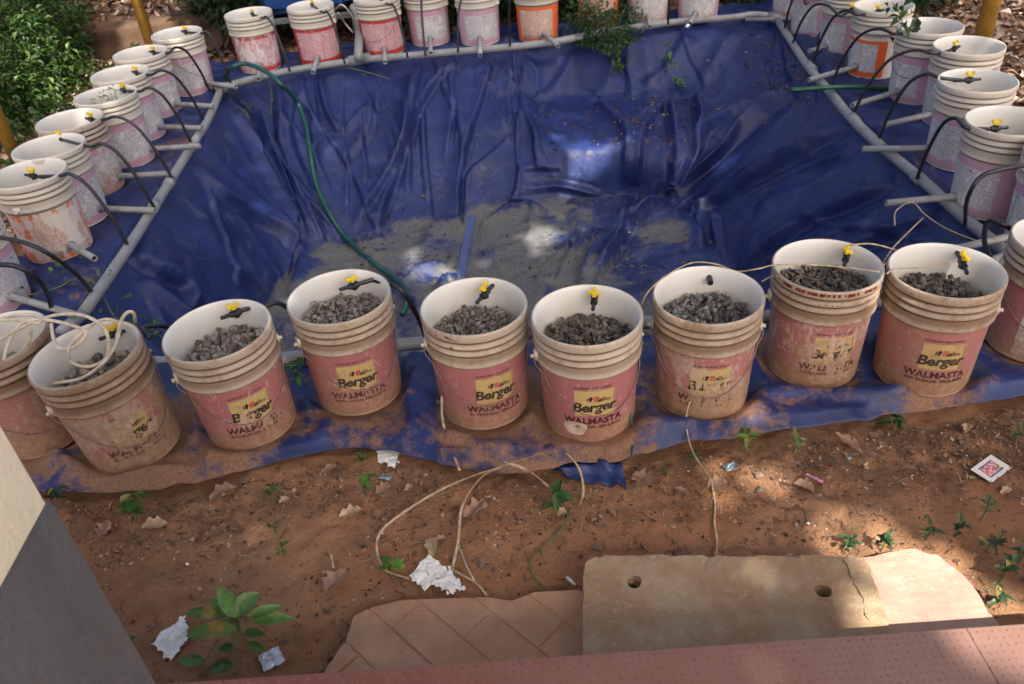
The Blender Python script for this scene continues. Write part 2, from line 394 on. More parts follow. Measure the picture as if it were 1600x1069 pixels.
dust = n.math('ADD', n.math('MULTIPLY', n.ramp(px, -.5, .8), .62), n.math('MULTIPLY', n.ramp(f, .35, .75), .25), clamp=True)  # mask: greyer tone growing towards the right, plus random patches
c = n.mix(dust, (.16, .054, .034), (.215, .135, .105)); c = n.mix(n.math('MULTIPLY', n.ramp(f2, .58, .72), .35), c, (.20, .09, .07)); M_PLATE = n.out(c, .5)

# ------------------------------------------------------------------ pool form
# stations round the rim: rim point, two wall points, foot of the wall (floor at -0.7)
ST = [  # clockwise from the back-left corner
 ((-1.80,5.66,0), (-1.60,5.30,-.24), (-1.36,4.90,-.50), (-1.12,4.52,-.70)),
 ((-1.40,5.80,0), (-1.22,5.42,-.24), (-1.02,5.02,-.49), (-.86,4.60,-.70)),
 ((-.80,5.92,0),  (-.72,5.52,-.24), (-.62,5.10,-.49), (-.55,4.66,-.70)),
 ((-.20,5.95,0),  (-.20,5.55,-.22), (-.20,5.16,-.46), (-.20,4.74,-.70)),
 ((.15,5.95,0),   (.13,5.60,-.26),  (.13,5.14,-.44),  (.10,4.80,-.70)),
 ((.45,5.97,0),   (.43,5.66,-.32),  (.42,4.98,-.41),  (.42,4.84,-.70)),
 ((.85,6.00,0),   (.85,5.66,-.33),  (.80,4.92,-.42),  (.78,4.84,-.70)),
 ((1.30,6.03,0),  (1.30,5.62,-.32), (1.10,4.84,-.43), (1.02,4.80,-.70)),
 ((1.75,6.05,0),  (1.70,5.50,-.26), (1.35,4.85,-.42), (1.10,4.74,-.70)),
 ((2.04,5.98,0),  (1.86,5.20,-.20), (1.50,4.80,-.40), (1.13,4.68,-.70)),
 ((1.99,5.40,0),  (1.86,4.95,-.14), (1.52,4.70,-.38), (1.14,4.60,-.70)),
 ((1.92,4.80,0),  (1.78,4.60,-.15), (1.48,4.46,-.38), (1.16,4.40,-.70)),
 ((1.88,4.20,0),  (1.72,4.12,-.18), (1.46,4.06,-.42), (1.20,4.02,-.70)),
 ((1.88,3.60,0),  (1.70,3.60,-.20), (1.46,3.62,-.44), (1.24,3.66,-.70)),
 ((1.90,3.00,0),  (1.70,3.10,-.20), (1.48,3.20,-.44), (1.26,3.32,-.70)),
 ((1.94,2.48,0),  (1.70,2.66,-.22), (1.45,2.86,-.46), (1.22,3.00,-.70)),
 ((1.30,2.33,0),  (1.20,2.50,-.22), (1.08,2.70,-.46), (.98,2.92,-.70)),
 ((.50,2.33,0),   (.48,2.50,-.22),  (.44,2.70,-.46),  (.40,2.90,-.70)),
 ((-.30,2.34,0),  (-.30,2.52,-.22), (-.30,2.72,-.46), (-.30,2.92,-.70)),
 ((-1.05,2.36,0), (-1.02,2.56,-.22),(-.98,2.78,-.46), (-.94,2.98,-.70)),
 ((-1.66,2.66,0), (-1.52,2.80,-.20),(-1.36,2.96,-.44),(-1.22,3.12,-.70)),
 ((-1.68,3.20,0), (-1.54,3.26,-.20),(-1.40,3.36,-.44),(-1.26,3.46,-.70)),
 ((-1.68,3.90,0), (-1.55,3.88,-.20),(-1.42,3.86,-.44),(-1.29,3.86,-.70)),
 ((-1.70,4.50,0), (-1.56,4.42,-.20),(-1.42,4.30,-.45),(-1.27,4.16,-.70)),
 ((-1.74,5.15,0), (-1.56,4.96,-.22),(-1.38,4.68,-.47),(-1.20,4.38,-.70)),
]
st = np.array(ST, float); nst = len(st)
seglen = np.linalg.norm(np.roll(st[:, 0], -1, 0)-st[:, 0], axis=1); cum = np.concatenate([[0], np.cumsum(seglen)]); PER = cum[-1]
NS = 1150
ss = np.arange(NS)/NS*PER
stc = np.concatenate([st, st[:1]])
def interp_st(k):
    return np.stack([np.interp(ss, cum, stc[:, k, j]) for j in range(3)], -1)
def circ_smooth(A, w):
    k = np.exp(-.5*(np.arange(-3*w, 3*w+1)/w)**2); k /= k.sum()
    out = np.zeros_like(A)
    for i, kk in zip(range(-3*w, 3*w+1), k): out += kk*np.roll(A, i, 0)
    return out
R0 = circ_smooth(interp_st(0), 5); P1 = circ_smooth(interp_st(1), 8); P2 = circ_smooth(interp_st(2), 9); FT = circ_smooth(interp_st(3), 9)
# outer edge of the apron
edge_px = [(-60,800),(50,762),(100,770),(150,775),(260,765),(330,752),(400,735),(480,708),(560,700),(640,712),(700,728),(750,738),(800,742),(860,738),(930,725),(1000,710),(1090,697),(1180,680),(1290,664),(1400,650),(1500,636),(1600,622),(1700,612)]
fe = np.array([at(u, v_, 0)[:2] for u, v_ in edge_px])
def front_edge_y(x): return np.interp(x, fe[:, 0], fe[:, 1])
cen = np.array([0.0, 4.1])
OUT = np.zeros((NS, 3))
for i in range(NS):
    x_, y_ = R0[i, :2]; s_ = ss[i]
    d_ = (R0[i, :2]-cen); d_ /= np.linalg.norm(d_)
    wob = .05*(mnoise.noise(Vector((s_*1.7, 3.3, 0)))+.6*mnoise.noise(Vector((s_*6, 9.3, 0))))
    xo = np.clip(x_*1.26+d_[0]*.05, -2.18, 2.34); yo = y_
    if y_ < 3.2 and abs(x_) < 2.0:
        k = 1-sst(2.45, 3.2, y_); yo = y_*(1-k)+k*front_edge_y(x_*1.22)
        xo = x_*1.24+np.sign(x_)*.0
    elif y_ > 5.3:
        yo = y_+.33*sst(5.3, 5.75, y_)
    OUT[i] = (xo+wob*(abs(d_[0]) > .6), yo+wob*(y_ > 5.3), 0)
OUT = circ_smooth(OUT, 3)
for i in range(NS):
    if OUT[i, 1] < 2.0: OUT[i, 1] += .022*mnoise.noise(Vector((OUT[i, 0]*5, 1, 0)))+.014*mnoise.noise(Vector((OUT[i, 0]*17, 4, 0)))
rows = []; tkind = []
NA = 40
for k in range(NA): 
    t = k/NA; rows.append(OUT*(1-t)+R0*t); tkind.append(-1+t)
def bez(a, b, c, d, n):
    # Catmull-Rom through the profile, softened at the ledge
    out = []
    for (p0, p1, p2, p3) in (((2*a-b), a, b, c), (a, b, c, d), (b, c, d, None)):
        if p3 is None: p3 = d+np.concatenate([(d-c)[:, :2]*.6, np.zeros((len(d), 1))], 1)
        for k in range(n):
            t = k/n; cr_ = .5*((2*p1)+(-p0+p2)*t+(2*p0-5*p1+4*p2-p3)*t*t+(-p0+3*p1-3*p2+p3)*t**3)
            ln = p1*(1-t)+p2*t; out.append(.35*cr_+.65*ln)
    return out
NW = 34
wall = bez(R0, P1, P2, FT, NW)
for k, wv in enumerate(wall): rows.append(wv); tkind.append(k/(3*NW))
NF = 72
CEN = np.array([0.02, 3.85, -.715])
for k in range(NF):
    t = (k/NF)**.93; rows.append(FT*(1-t)+CEN*t); tkind.append(1+t)
G = np.array(rows); NR = len(G)                       # rows x NS x 3
TK = np.array(tkind)
# soften along the profile
for it in range(3):
    G[1:-1] = .25*G[:-2]+.5*G[1:-1]+.25*G[2:]
def normals(G):
    ds = np.roll(G, -1, 1)-np.roll(G, 1, 1)
    dt = np.empty_like(G); dt[1:-1] = G[2:]-G[:-2]; dt[0] = G[1]-G[0]; dt[-1] = G[-1]-G[-2]
    nn = np.cross(ds, dt); nn /= np.linalg.norm(nn, axis=2, keepdims=True)+1e-9
    nn[nn[..., 2] < 0] *= -1
    return nn
NRM = normals(G)
def quads_of(nr, ns):
    i = np.arange(nr-1)[:, None]; j = np.arange(ns)[None]; j2 = (j+1) % ns
    return np.stack([i*ns+j, i*ns+j2, (i+1)*ns+j2, (i+1)*ns+j], -1).reshape(-1, 4)
sub_r = list(range(0, NR, 4)); sub_s = list(range(0, NS, 5))
Gs = G[sub_r][:, sub_s]
bvh = BVHTree.FromPolygons([Vector(p) for p in Gs.reshape(-1, 3)], quads_of(len(sub_r), len(sub_s)).tolist())
def hit(u, v_, lift=0.0):
    d = Vector(ray(u, v_)); loc, nr, idx, dist = bvh.ray_cast(Vector(CAMP), d)
    if loc is None: return at(u, v_, 0)
    if nr.z < 0: nr = -nr
    return loc+nr*lift
# hand traced folds: pixels of the photograph, height, width one side, width other side
FOLDS = [
 ([(658,97),(646,190),(631,245),(597,335),(595,380)], .040,.016,.055),
 ([(725,95),(674,139),(646,201),(615,268),(572,335),(552,366)], .032,.014,.05),
 ([(817,91),(810,209),(811,296),(749,355)], .045,.05,.016),
 ([(772,95),(741,194),(717,296),(721,362)], .036,.014,.06),
 ([(806,217),(733,280),(723,362)], .022,.03,.014),
 ([(584,146),(572,217),(532,260)], .018,.02,.04),
 ([(498,120),(512,180),(533,219)], .030,.03,.014),
 ([(533,219),(552,196),(575,172)], .022,.014,.03),
 ([(434,135),(440,180),(438,230)], .025,.03,.02),
 ([(470,140),(462,210),(478,262),(506,320)], .02,.04,.02),
 ([(344,155),(399,220),(454,290),(490,350),(513,391)], .035,.014,.05),
 ([(387,205),(430,262),(466,304),(509,386)], .018,.012,.03),
 ([(296,257),(335,300),(375,328),(420,355),(446,379),(469,414),(454,473)], .032,.11,.022),
 ([(300,205),(350,270),(410,330),(455,385)], .014,.10,.07),
 ([(198,400),(240,428),(285,450),(296,489)], .042,.10,.018),
 ([(215,440),(255,470),(300,505)], .03,.05,.03),
 ([(273,375),(335,410),(391,442),(420,468)], .020,.04,.025),
 ([(250,340),(310,362),(390,400),(440,440)], .010,.09,.09),
 ([(440,330),(452,385),(448,440)], .02,.018,.03),
 ([(817,164),(826,195),(840,225),(845,270)], .03,.04,.014),
 ([(870,165),(850,215),(842,262)], .012,.04,.04),
 ([(930,164),(958,190),(975,212),(978,245),(975,280)], .035,.035,.014),
 ([(1042,160),(1012,200),(1000,245),(996,290)], .030,.014,.05),
 ([(1046,160),(1054,212),(1051,255),(1050,295),(1050,317)], .050,.05,.016),
 ([(1020,175),(985,200),(977,215)], .02,.03,.02),
 ([(1087,152),(1095,190),(1092,218),(1061,269),(1057,314)], .050,.045,.015),
 ([(1196,160),(1144,182),(1099,224),(1065,276),(1056,317)], .035,.02,.06),
 ([(1252,138),(1200,182),(1160,215),(1125,242),(1072,287),(1065,325)], .060,.022,.085),
 ([(1335,194),(1275,235),(1207,272),(1147,306),(1110,325),(1099,362),(1096,395)], .050,.016,.08),
 ([(1360,250),(1290,285),(1230,310),(1180,330)], .015,.05,.05),
 ([(1400,290),(1350,314),(1275,347),(1200,396),(1159,434)], .045,.016,.07),
 ([(1470,345),(1400,365),(1340,390),(1290,420)], .03,.02,.05),
 ([(1072,332),(1095,330),(1115,324)], .020,.02,.02),
 ([(1115,325),(1121,365),(1125,415)], .018,.016,.02),
 ([(1050,321),(1010,345),(982,359),(950,385),(919,411),(908,449)], .050,.03,.016),
 ([(1045,330),(1000,352),(975,375),(945,420),(935,452)], .03,.016,.02),
 ([(979,359),(952,407),(920,437)], .025,.018,.018),
 ([(997,314),(985,345),(979,359)], .03,.018,.02),
 ([(907,362),(890,385),(885,402)], .015,.014,.014),
 ([(925,372),(885,410),(870,450)], .02,.02,.012),
 ([(814,272),(845,264),(877,263)], .02,.02,.014),
 ([(817,302),(845,296),(870,291),(905,296),(937,306)], .022,.02,.02),
 ([(790,318),(825,325),(865,340)], .015,.02,.02),
 ([(1275,30),(1282,90),(1285,160)], .03,.03,.02),
 ([(1230,50),(1240,110),(1262,150)], .02,.04,.03),
 ([(1150,50),(1120,90),(1100,130)], .014,.04,.04),
 ([(1075,55),(1040,110),(1005,140)], .022,.05,.03),
 ([(900,75),(880,120),(845,160)], .02,.05,.03),
 ([(960,70),(950,120),(940,150)], .012,.04,.04),
 ([(640,440),(660,425),(700,420)], .03,.03,.03),
 ([(690,455),(700,440),(725,445)], .04,.03,.03),
 ([(620,470),(640,480),(662,490)], .03,.03,.02),
 # apron in front
 ([(585,665),(600,620),(640,590),(655,560)], .018,.02,.02),
 ([(660,700),(640,650),(656,600),(672,560)], .016,.015,.02),
 ([(500,700),(520,660),(545,640)], .012,.02,.02),
 ([(330,745),(340,700),(300,660)], .012,.02,.02),
 ([(690,690),(740,705),(790,728)], .014,.02,.012),
 ([(980,690),(1060,680),(1150,660),(1200,640)], .014,.016,.02),
 ([(1150,640),(1260,628),(1400,634),(1560,610)], .016,.02,.016),
 ([(60,700),(110,735),(200,752),(320,745)], .018,.02,.02),
 ([(1340,600),(1352,570),(1375,540)], .012,.02,.02),
 ([(30,450),(80,440),(140,452)], .012,.015,.015), ([(20,465),(90,458),(150,470)], .012,.015,.015), ([(30,440),(90,425),(150,430)], .012,.015,.015),
]
FP = [([np.array(hit(u, v_)) for u, v_ in pts], h, a_, b_) for pts, h, a_, b_ in FOLDS]
def grid_line(s0, s1, t0, t1, n_=7, wob=.05):
    out = []
    for k in range(n_):
        q = k/(n_-1); s_ = (s0+(s1-s0)*q**1.2+wob*mnoise.noise(Vector((s0*3, q*2.5, 1)))) % PER; t_ = t0+(t1-t0)*q
        out.append(G[int(np.argmin(np.abs(TK-t_))), int(s_/PER*NS) % NS].copy())
    return out
_rr = random.Random(21)
for k in range(40):      # back wall and corners
    s0 = _rr.uniform(-.4, 2.1) if _rr.random() < .75 else _rr.uniform(2.1, 5.1); t0 = _rr.choice([.02, .05, .1, .3]); t1 = min(1.02, t0+_rr.uniform(.5, 1.0)) if s0 < 2.1 else .36
    FP.append((grid_line(s0, s0+_rr.uniform(-.28, .22)*(t1-t0)*2, t0, t1), _rr.uniform(.009, .020), *_rr.choice([(.009, .035), (.035, .009)])))
for k in range(5):      # right slope: sweeping towards the far floor corner
    s0 = _rr.uniform(5.0, 7.6); FP.append((grid_line(s0, s0-_rr.uniform(.4, 1.1), _rr.uniform(0, .3), _rr.uniform(.6, 1.0)), _rr.uniform(.008, .020), .011, .035))
for k in range(3):      # left slope
    s0 = PER-_rr.uniform(.3, 3.0); FP.append((grid_line(s0, s0-_rr.uniform(.5, 1.2), _rr.uniform(0, .3), _rr.uniform(.6, 1.0)), _rr.uniform(.006, .018), .035, .012))
for k in range(22):      # floor puckers
    s0 = _rr.uniform(0, PER); t0 = _rr.uniform(1.0, 1.5); FP.append((grid_line(s0, s0+_rr.uniform(-.8, .8), t0, t0+_rr.uniform(.15, .4), 5), _rr.uniform(.006, .016), .010, .016))
flat = G.reshape(-1, 3); nflat = NRM.reshape(-1, 3); disp = np.zeros(len(flat)); crease = np.zeros(len(flat))
for P, h, wa, wb in FP:
    P = smooth_pts(P, 4)
    P = np.array(P); lo = P.min(0)-.3; hi = P.max(0)+.3
    idx = np.where(((flat > lo) & (flat < hi)).all(1))[0]
    if not len(idx): continue
    q = flat[idx]; best = np.full(len(idx), 9.0); sgn = np.ones(len(idx)); par = np.zeros(len(idx))
    L = np.concatenate([[0], np.cumsum(np.linalg.norm(np.diff(P, axis=0), axis=1))])
    for a_, b_, l0, l1 in zip(P[:-1], P[1:], L[:-1], L[1:]):
        d = b_-a_; dd = d@d+1e-9; t = np.clip(((q-a_)@d)/dd, 0, 1); c_ = a_+t[:, None]*d; v_ = q-c_
        dist = np.linalg.norm(v_, axis=1); m = dist < best
        sd_ = np.einsum('ij,ij->i', np.cross(nflat[idx], d[None]), v_)
        best[m] = dist[m]; sgn[m] = np.sign(sd_[m]); par[m] = ((l0+t*(l1-l0))/L[-1])[m]
    w = np.where(sgn > 0, wa, wb)
    tp = np.clip(np.minimum(par/.14, (1-par)/.14), 0, 1)**.7
    hh = 1.8*h*tp*(.75+.5*vn(par*5+h*900, par*0+h*300))
    w = np.where(w == min(wa, wb), w, w*1.35); bump = hh*np.exp(-(np.sqrt(best**2+.004**2)-.004)/w)
    # trough beside the narrow side
    nar = (w == min(wa, wb))
    bump -= np.where(nar, .22*hh*np.exp(-((best-2.1*w)/(1.0*w))**2), 0)
    disp[idx] += bump; crease[idx] += np.where(nar, np.exp(-((best-2.0*w)/(1.1*w))**2), 0)*tp
# free running drape folds down the walls, billows and fine crumple
SS = np.broadcast_to(ss[None], (NR, NS)).ravel(); TT = np.broadcast_to(TK[:, None], (NR, NS)).ravel()
wallm = sst(-.05, .12, TT)*(1-sst(.95, 1.15, TT))
sx = SS+.10*np.sin(TT*3+SS*1.3)
rid = lambda x_: (1-np.abs(2*x_-1))
d1 = rid(vn(sx*1.9, TT*.9+5))**3; d2 = rid(vn(sx*6.5+40, TT*1.6))**4
disp += wallm*(.026*d1+.004*d2)*np.where(np.abs(flat[:, 0]) > 1.2, .45, 1)
disp += wallm*.018*(vfbm(flat[:, 0]*2.1+flat[:, 2]*2, flat[:, 1]*2.1, 3)-.5)
apm = (1-sst(-.1, .02, TT)); disp += apm*(.006+.026*rid(vn(flat[:, 0]*4+7, flat[:, 1]*4))**3+.020*rid(vn(flat[:, 0]*2.6+3*flat[:, 1], flat[:, 1]*8))**4)
flm = sst(.95, 1.1, TT)
disp += flm*(.030*rid(vn(flat[:, 0]*3.1, flat[:, 1]*3.1+9))**5+.02*(vfbm(flat[:, 0]*5, flat[:, 1]*5, 4)-.5))
disp += flm*(.007*(vfbm(flat[:, 0]*24, flat[:, 1]*24+3, 3)-.5)+.004*rid(vn(flat[:, 0]*40, flat[:, 1]*40))**3)
disp += .006*(vfbm(flat[:, 0]*16+flat[:, 2]*9, flat[:, 1]*16, 3)-.5)
# keep it flat where buckets stand and where the pipes lie
kill = sst(0, .05, np.abs(TT+.0))*1.0
disp *= .35+.65*kill
def bump_edge():
    return np.exp(-((TT+1)/.05)**2)
BXY = [(-1.53,2.10),(-1.205,1.995),(-.848,2.049),(-.514,2.165),(-.103,2.041),(.218,1.941),(.575,1.985),(.955,2.082),(1.269,1.996),(1.67,2.09),(-2.095,2.97),(-1.993,3.403),(-2.023,3.704),(-2.059,4.049),(-2.003,4.396),(-2.048,4.762),(-2.057,5.156),(-1.945,5.546),(-1.561,5.903),(-1.149,5.948),(-.705,6.018),(-.378,6.163),(-.022,6.06),(.39,6.013),(.835,6.17),(1.2,6.2),(1.556,6.156),(2.2,6.02),(2.165,5.52),(2.2,5.09),(2.225,4.696),(2.277,4.255),(2.299,3.904),(2.105,3.446),(1.999,2.997),(2.06,2.685)]
for bx_, by_ in BXY:
    dd_ = np.hypot(flat[:, 0]-bx_, flat[:, 1]-by_); disp *= sst(.135, .19, dd_)
flat2 = flat+nflat*disp[:, None]
flat2[:, 2] += np.where(TT < -.001, .010+.0*TT, 0)
# lumpy soil kerb under the front apron, tucked edge
fr = (flat2[:, 1] < 2.3) & (TT < 0)
flat2[:, 2] += np.where(fr, .012*np.sin(np.clip((-TT-.72)/.28, 0, 1)*PI), 0)
flat2[:, 2] = np.where(TT < -.97, flat2[:, 2]*.3-.004, flat2[:, 2])
# dirt
x_, y_, z_ = flat2.T
tint = np.zeros((len(flat2), 3))
nz = vfbm(x_*1.7+3, y_*1.7, 4)
front = (1-sst(2.2, 2.55, y_))*(TT < .0)
nearb = np.zeros(len(x_))
for bx_, by_ in BXY[:10]: nearb = np.maximum(nearb, np.exp(-np.clip(np.hypot(x_-bx_, y_-by_+.04)-.13, 0, 1)/.06))
tint[:, 0] = .10+.28*sst(.42, .75, nz)+.05*front+.20*front*sst(.40,.66,vfbm(x_*4.3+1,y_*6,3))+.34*front*nearb+.10*(TT < 0)+.22*front*sst(-.6,-1.1,x_)
led = np.exp(-((x_-.95)/.55)**2-((y_-5.3)/.28)**2)*sst(.75, .95, nflat[:, 2]); tint[:, 0] += .27*led*sst(.3, .6, nz)
led2 = np.exp(-((x_-1.5)/.35)**2-((y_-5.0)/.3)**2); tint[:, 0] += .15*led2
tint[:, 0] += .25*np.exp(-((x_-1.95)/.12)**2)*(y_ > 2.4)*(y_ < 3.6)*(TT < .1)
tint[:, 0] += .12*np.clip(crease, 0, 1)*sst(.3, .6, nz)
wallq = (TT > .03)
tint[:, 0] = np.where(wallq, tint[:, 0]*.85, tint[:, 0])
tint[:, 1] = sst(-.60, -.69, z_)*(.60+.38*sst(.35, .65, vfbm(x_*3, y_*3+5, 3))-.14*sst(.3,1.0,x_))
tint[:, 1] = np.where(z_ < -.66, np.maximum(tint[:, 1], .42), tint[:, 1])
tint[:, 2] = np.exp(-((z_+.56)/.11)**2)*.9+.18*np.exp(-((z_+.10)/.035)**2)*(y_ > 4.6)+.04
tarp_me = fastmesh('pool_tarpaulin', flat2, quads_of(NR, NS), True, {'dirt': tint})
tarp = link('pool_tarpaulin', tarp_me, M_TARP)
so = tarp.modifiers.new('thick', 'SOLIDIFY'); so.thickness = .002; so.offset = -1
tag(tarp, 'blue tarpaulin pond liner draped over the pit and out under the buckets', 'tarpaulin')
bvh2 = BVHTree.FromPolygons([Vector(p) for p in flat2.reshape(NR, NS, 3)[::3, ::3].reshape(-1, 3)], quads_of(len(range(0, NR, 3)), len(range(0, NS, 3))).tolist())
def hit2(u, v_, lift=0.0):
    loc, nr, idx, dist = bvh2.ray_cast(Vector(CAMP), Vector(ray(u, v_)))
    if loc is None: return at(u, v_, lift)
    if nr.z < 0: nr = -nr
    return loc+nr*lift
def drop(x, y, lift=0.0):
    loc, nr, idx, dist = bvh2.ray_cast(Vector((x, y, 2)), Vector((0, 0, -1)))
    return Vector((x, y, (loc.z if loc else 0)+lift))

# ------------------------------------------------------------------ ground
def axis(segs):
    out = [segs[0][0]]
    for a_, b_, st_ in segs:
        k = max(1, int(round((b_-a_)/st_))); out += list(a_+(b_-a_)*np.arange(1, k+1)/k)
    return np.array(out)
gx = axis([(-60, -14, 8), (-14, -6, 1), (-6, -1.75, .06), (-1.75, 2.2, .0125), (2.2, 6.5, .06), (6.5, 14, 1), (14, 60, 8)])
gy = axis([(-30, -2, 4), (-2, .9, .2), (.9, 2.15, .0125), (2.15, 10.5, .06), (10.5, 16, .6), (16, 70, 8)])
GX, GY = np.meshgrid(gx, gy)
_ra = np.unwrap(np.arctan2(R0[:, 1]-4.1, R0[:, 0])); _rr = np.hypot(R0[:, 0], R0[:, 1]-4.1)
_o = np.argsort(np.mod(_ra, 2*PI)); _ras, _rrs = np.mod(_ra, 2*PI)[_o], _rr[_o]
def in_rim(X, Y):
    a = np.mod(np.arctan2(Y-4.1, X), 2*PI)
    return np.hypot(X, Y-4.1) < np.interp(a, _ras, _rrs, period=2*PI)+.075
HOLES = [tuple(at(991,909,.075)[:2]), tuple(at(1287,923,.075)[:2])]
def ground_z(X, Y):
    z = -.035+.016*(vfbm(X*2.2, Y*2.2, 3)-.5)*2
    near = 1-sst(2.2, 3.0, Y)
    z = z+near*(.030*(vfbm(X*6+9, Y*6, 4)-.5)+.024*(vfbm(X*30, Y*30, 3)-.5))
    z = z+near*.020*np.exp(-((Y-(front_edge_y(X)-.05))/.06)**2)*(vn(X*7, Y*2)+.2)
    z = z+np.where(Y < 1.6, .014, 0)*(1-sst(1.5, 1.6, Y))
    far = sst(6.3, 7.2, Y)+sst(2.6, 3.4, X)+sst(2.5, 3.2, -X)
    z = z+np.clip(far, 0, 1)*.10*(vfbm(X*1.3, Y*1.3, 4)-.45)
    # raised bank far at the back left
    bank = sst(6.80, 6.92, Y+.05*np.sin(X*3))*(1-sst(-2.2, -1.9, X)); z = z+bank*.22
    inside = in_rim(X, Y)
    for hx_, hy_ in HOLES: z = z-.16*(np.hypot(X-hx_, Y-hy_) < .032)
    return np.where(inside, -1.3, z)
GZ = ground_z(GX, GY)
ta = np.zeros((GX.size, 2)); gxr, gyr = GX.ravel(), GY.ravel()
edgeband = np.exp(-((gyr-1.72)/.12)**2)*(gyr < 2.2)*.6+.55*np.exp(-((gxr-1.3)/.6)**2-((gyr-1.65)/.25)**2)
ta[:, 0] = np.clip(edgeband+.25*sst(.5, .7, vfbm(gxr*2, gyr*2, 3)), 0, 1)
ta[:, 1] = np.clip(sst(2.6, 3.2, gyr)+sst(2.0, 2.4, np.abs(gxr)), 0, 1)
gi = np.arange(len(gy)-1)[:, None]*len(gx)+np.arange(len(gx)-1)[None]
gq = np.stack([gi, gi+1, gi+1+len(gx), gi+len(gx)], -1).reshape(-1, 4)
gr_me = fastmesh('ground', np.stack([gxr, gyr, GZ.ravel()], -1), gq, True, {'dirt': ta})
ground = link('ground', gr_me, M_SOIL); tag(ground, kind='structure')
def gz(x, y): return float(ground_z(np.array([x]), np.array([y]))[0])
def on_ground(u, v_, lift=0.0):
    z = 0
    for _ in range(4): p = at(u, v_, z); z = gz(p.x, p.y)
    return Vector((p.x, p.y, z+lift))

# ------------------------------------------------------------------ pipe frame
frame = empty('pool_pipe_frame', (0, 0, 0)); tag(frame, 'grey plastic pipe frame round the rim of the blue pond liner', 'pipe frame')
PR = .0235
def pipe_seg(pts, r=PR, name='pipe', m=None, par=frame, seg=14):
    b = MB(); b.tube(smooth_pts(pts, 4), r, seg); o = b.build(name, m or M_PVC, par, smooth=True); return o
ZP = .036
BL = at(347,136,ZP); BR = at(1210,27,ZP)
back_px = [(345,137),(440,113),(560,94),(700,82),(850,68),(945,49),(1060,34),(1140,28),(1178,23),(1210,27)]
backP = [at(u, v_, ZP) for u, v_ in back_px]
pipe_seg(backP[:3]); pipe_seg(backP[2:6], PR+.001); pipe_seg(backP[5:])
leftP = [at(u, v_, ZP) for u, v_ in [(345,140),(326,185),(300,228),(243,320),(200,388),(130,490)]]
pipe_seg(leftP); 
pipe_seg([leftP[-1], at(95,520,ZP)], PR)
rightP = [at(u, v_, ZP) for u, v_ in [(1216,33),(1258,98),(1298,146),(1335,190),(1380,232),(1445,285),(1500,335),(1580,400),(1600,412)]]
pipe_seg(rightP[:3]); pipe_seg(rightP[2:5], PR+.0012); pipe_seg(rightP[4:])
frontP = [Vector((-1.70, 2.50, ZP)), Vector((-1.0, 2.36, ZP)), Vector((-.4, 2.37, ZP)), Vector((.4, 2.37, ZP)), Vector((1.2, 2.34, ZP)), Vector((1.93, 2.60, ZP))]
pipe_seg(frontP); 
def coupling(a_, b_, r=.031, m=M_PVCD, nm='coupling'): pipe_seg([a_, b_], r, nm, m)
coupling(at(545,96,ZP), at(579,90,ZP), .036)
for (u0, v0, u1, v1) in [(940,51,950,48),(1262,101,1270,110),(1330,183,1338,192),(1430,274,1440,282),(238,327,243,318),(262,290,267,281)]:
    coupling(at(u0, v0, ZP), at(u1, v1, ZP), .0275, M_PVC)
for u, v_ in [(345,138),(1212,28)]:
    coupling(at(u-9, v_+(2 if u < 900 else -2), ZP), at(u+9, v_-(2 if u < 900 else -4), ZP), .031, M_PVC, 'elbow')
# spare lengths lying by the corners
o = pipe_seg([at(332,131,.05), at(370,136,.03)], .016, 'pipe')
o = pipe_seg([at(1165,31,.02), at(1235,30,.045)], .014, 'pipe')
# ------------------------------------------------------------------ buckets
HB = .372
prof = [(.120,.004),(.132,.0),(.1365,.004),(.1385,.03),(.1405,.08),(.1430,.15),(.1455,.22),(.1468,.250),
        (.1475,.252),(.1555,.2525),(.1570,.2560),(.1560,.2620),(.1535,.2760),(.1520,.2880),(.1462,.2905),
        (.1462,.2955),(.1565,.2980),(.1570,.3020),(.1555,.3060),(.1525,.3130),(.1468,.3155),(.1468,.3195),
        (.1570,.3215),(.1578,.3255),(.1562,.3300),(.1530,.3370),(.1475,.3395),(.1475,.3435),(.1575,.3460),(.1590,.3520),
        (.1590,.3660),(.1580,.3705),(.1560,.3722),(.1530,.3722),(.1508,.3700),
        (.1480,.3600),(.1452,.3430),(.1455,.3360),(.1440,.3190),(.1446,.3140),(.1432,.2950),(.1438,.2900),(.1425,.2600),(.1420,.2000),(.1390,.1000),(.1370,.010),(.001,.008)]
outer_n = 33
V, F, _ = lathe(prof, 64); MI = []
for i in range(len(prof)-1): MI += [0 if i < outer_n else 1]*64
gro = []
for r, z in prof:
    g_ = 1.0 if (r < .1512 and z > .251 and z < .37) else (.55 if (r < .154 and z > .251 and z < .37) else (.25 if z > .251 else .0))
    if abs(z-.250) < .003: g_ = 1.0
    gro += [(g_, 0, 0)]*64
SHELL = mesh('shell', V, F, True, MI, np.array(gro)); SHELL.set_sharp_from_angle(angle=math.radians(38)); SHELL.materials.append(M_OUT); SHELL.materials.append(M_IN)
def rad(z): return float(np.interp(z, [.004,.03,.08,.15,.22,.25], [.1365,.1385,.1405,.1430,.1455,.1468]))
def patch_me(name, a0, a1, z0, z1, off, seg=None, thick=True):
    seg = seg or max(4, int((a1-a0)/(2*PI)*64)); zs = np.linspace(z0, z1, 5)
    pr = [(rad(z)+off, z) for z in zs]
    V, F, M = lathe(pr, seg, a0, a1); return mesh(name, V, F, True)
LAB = {}
def patch(key, *a):
    if key not in LAB: LAB[key] = patch_me(key, *a)
    return LAB[key]
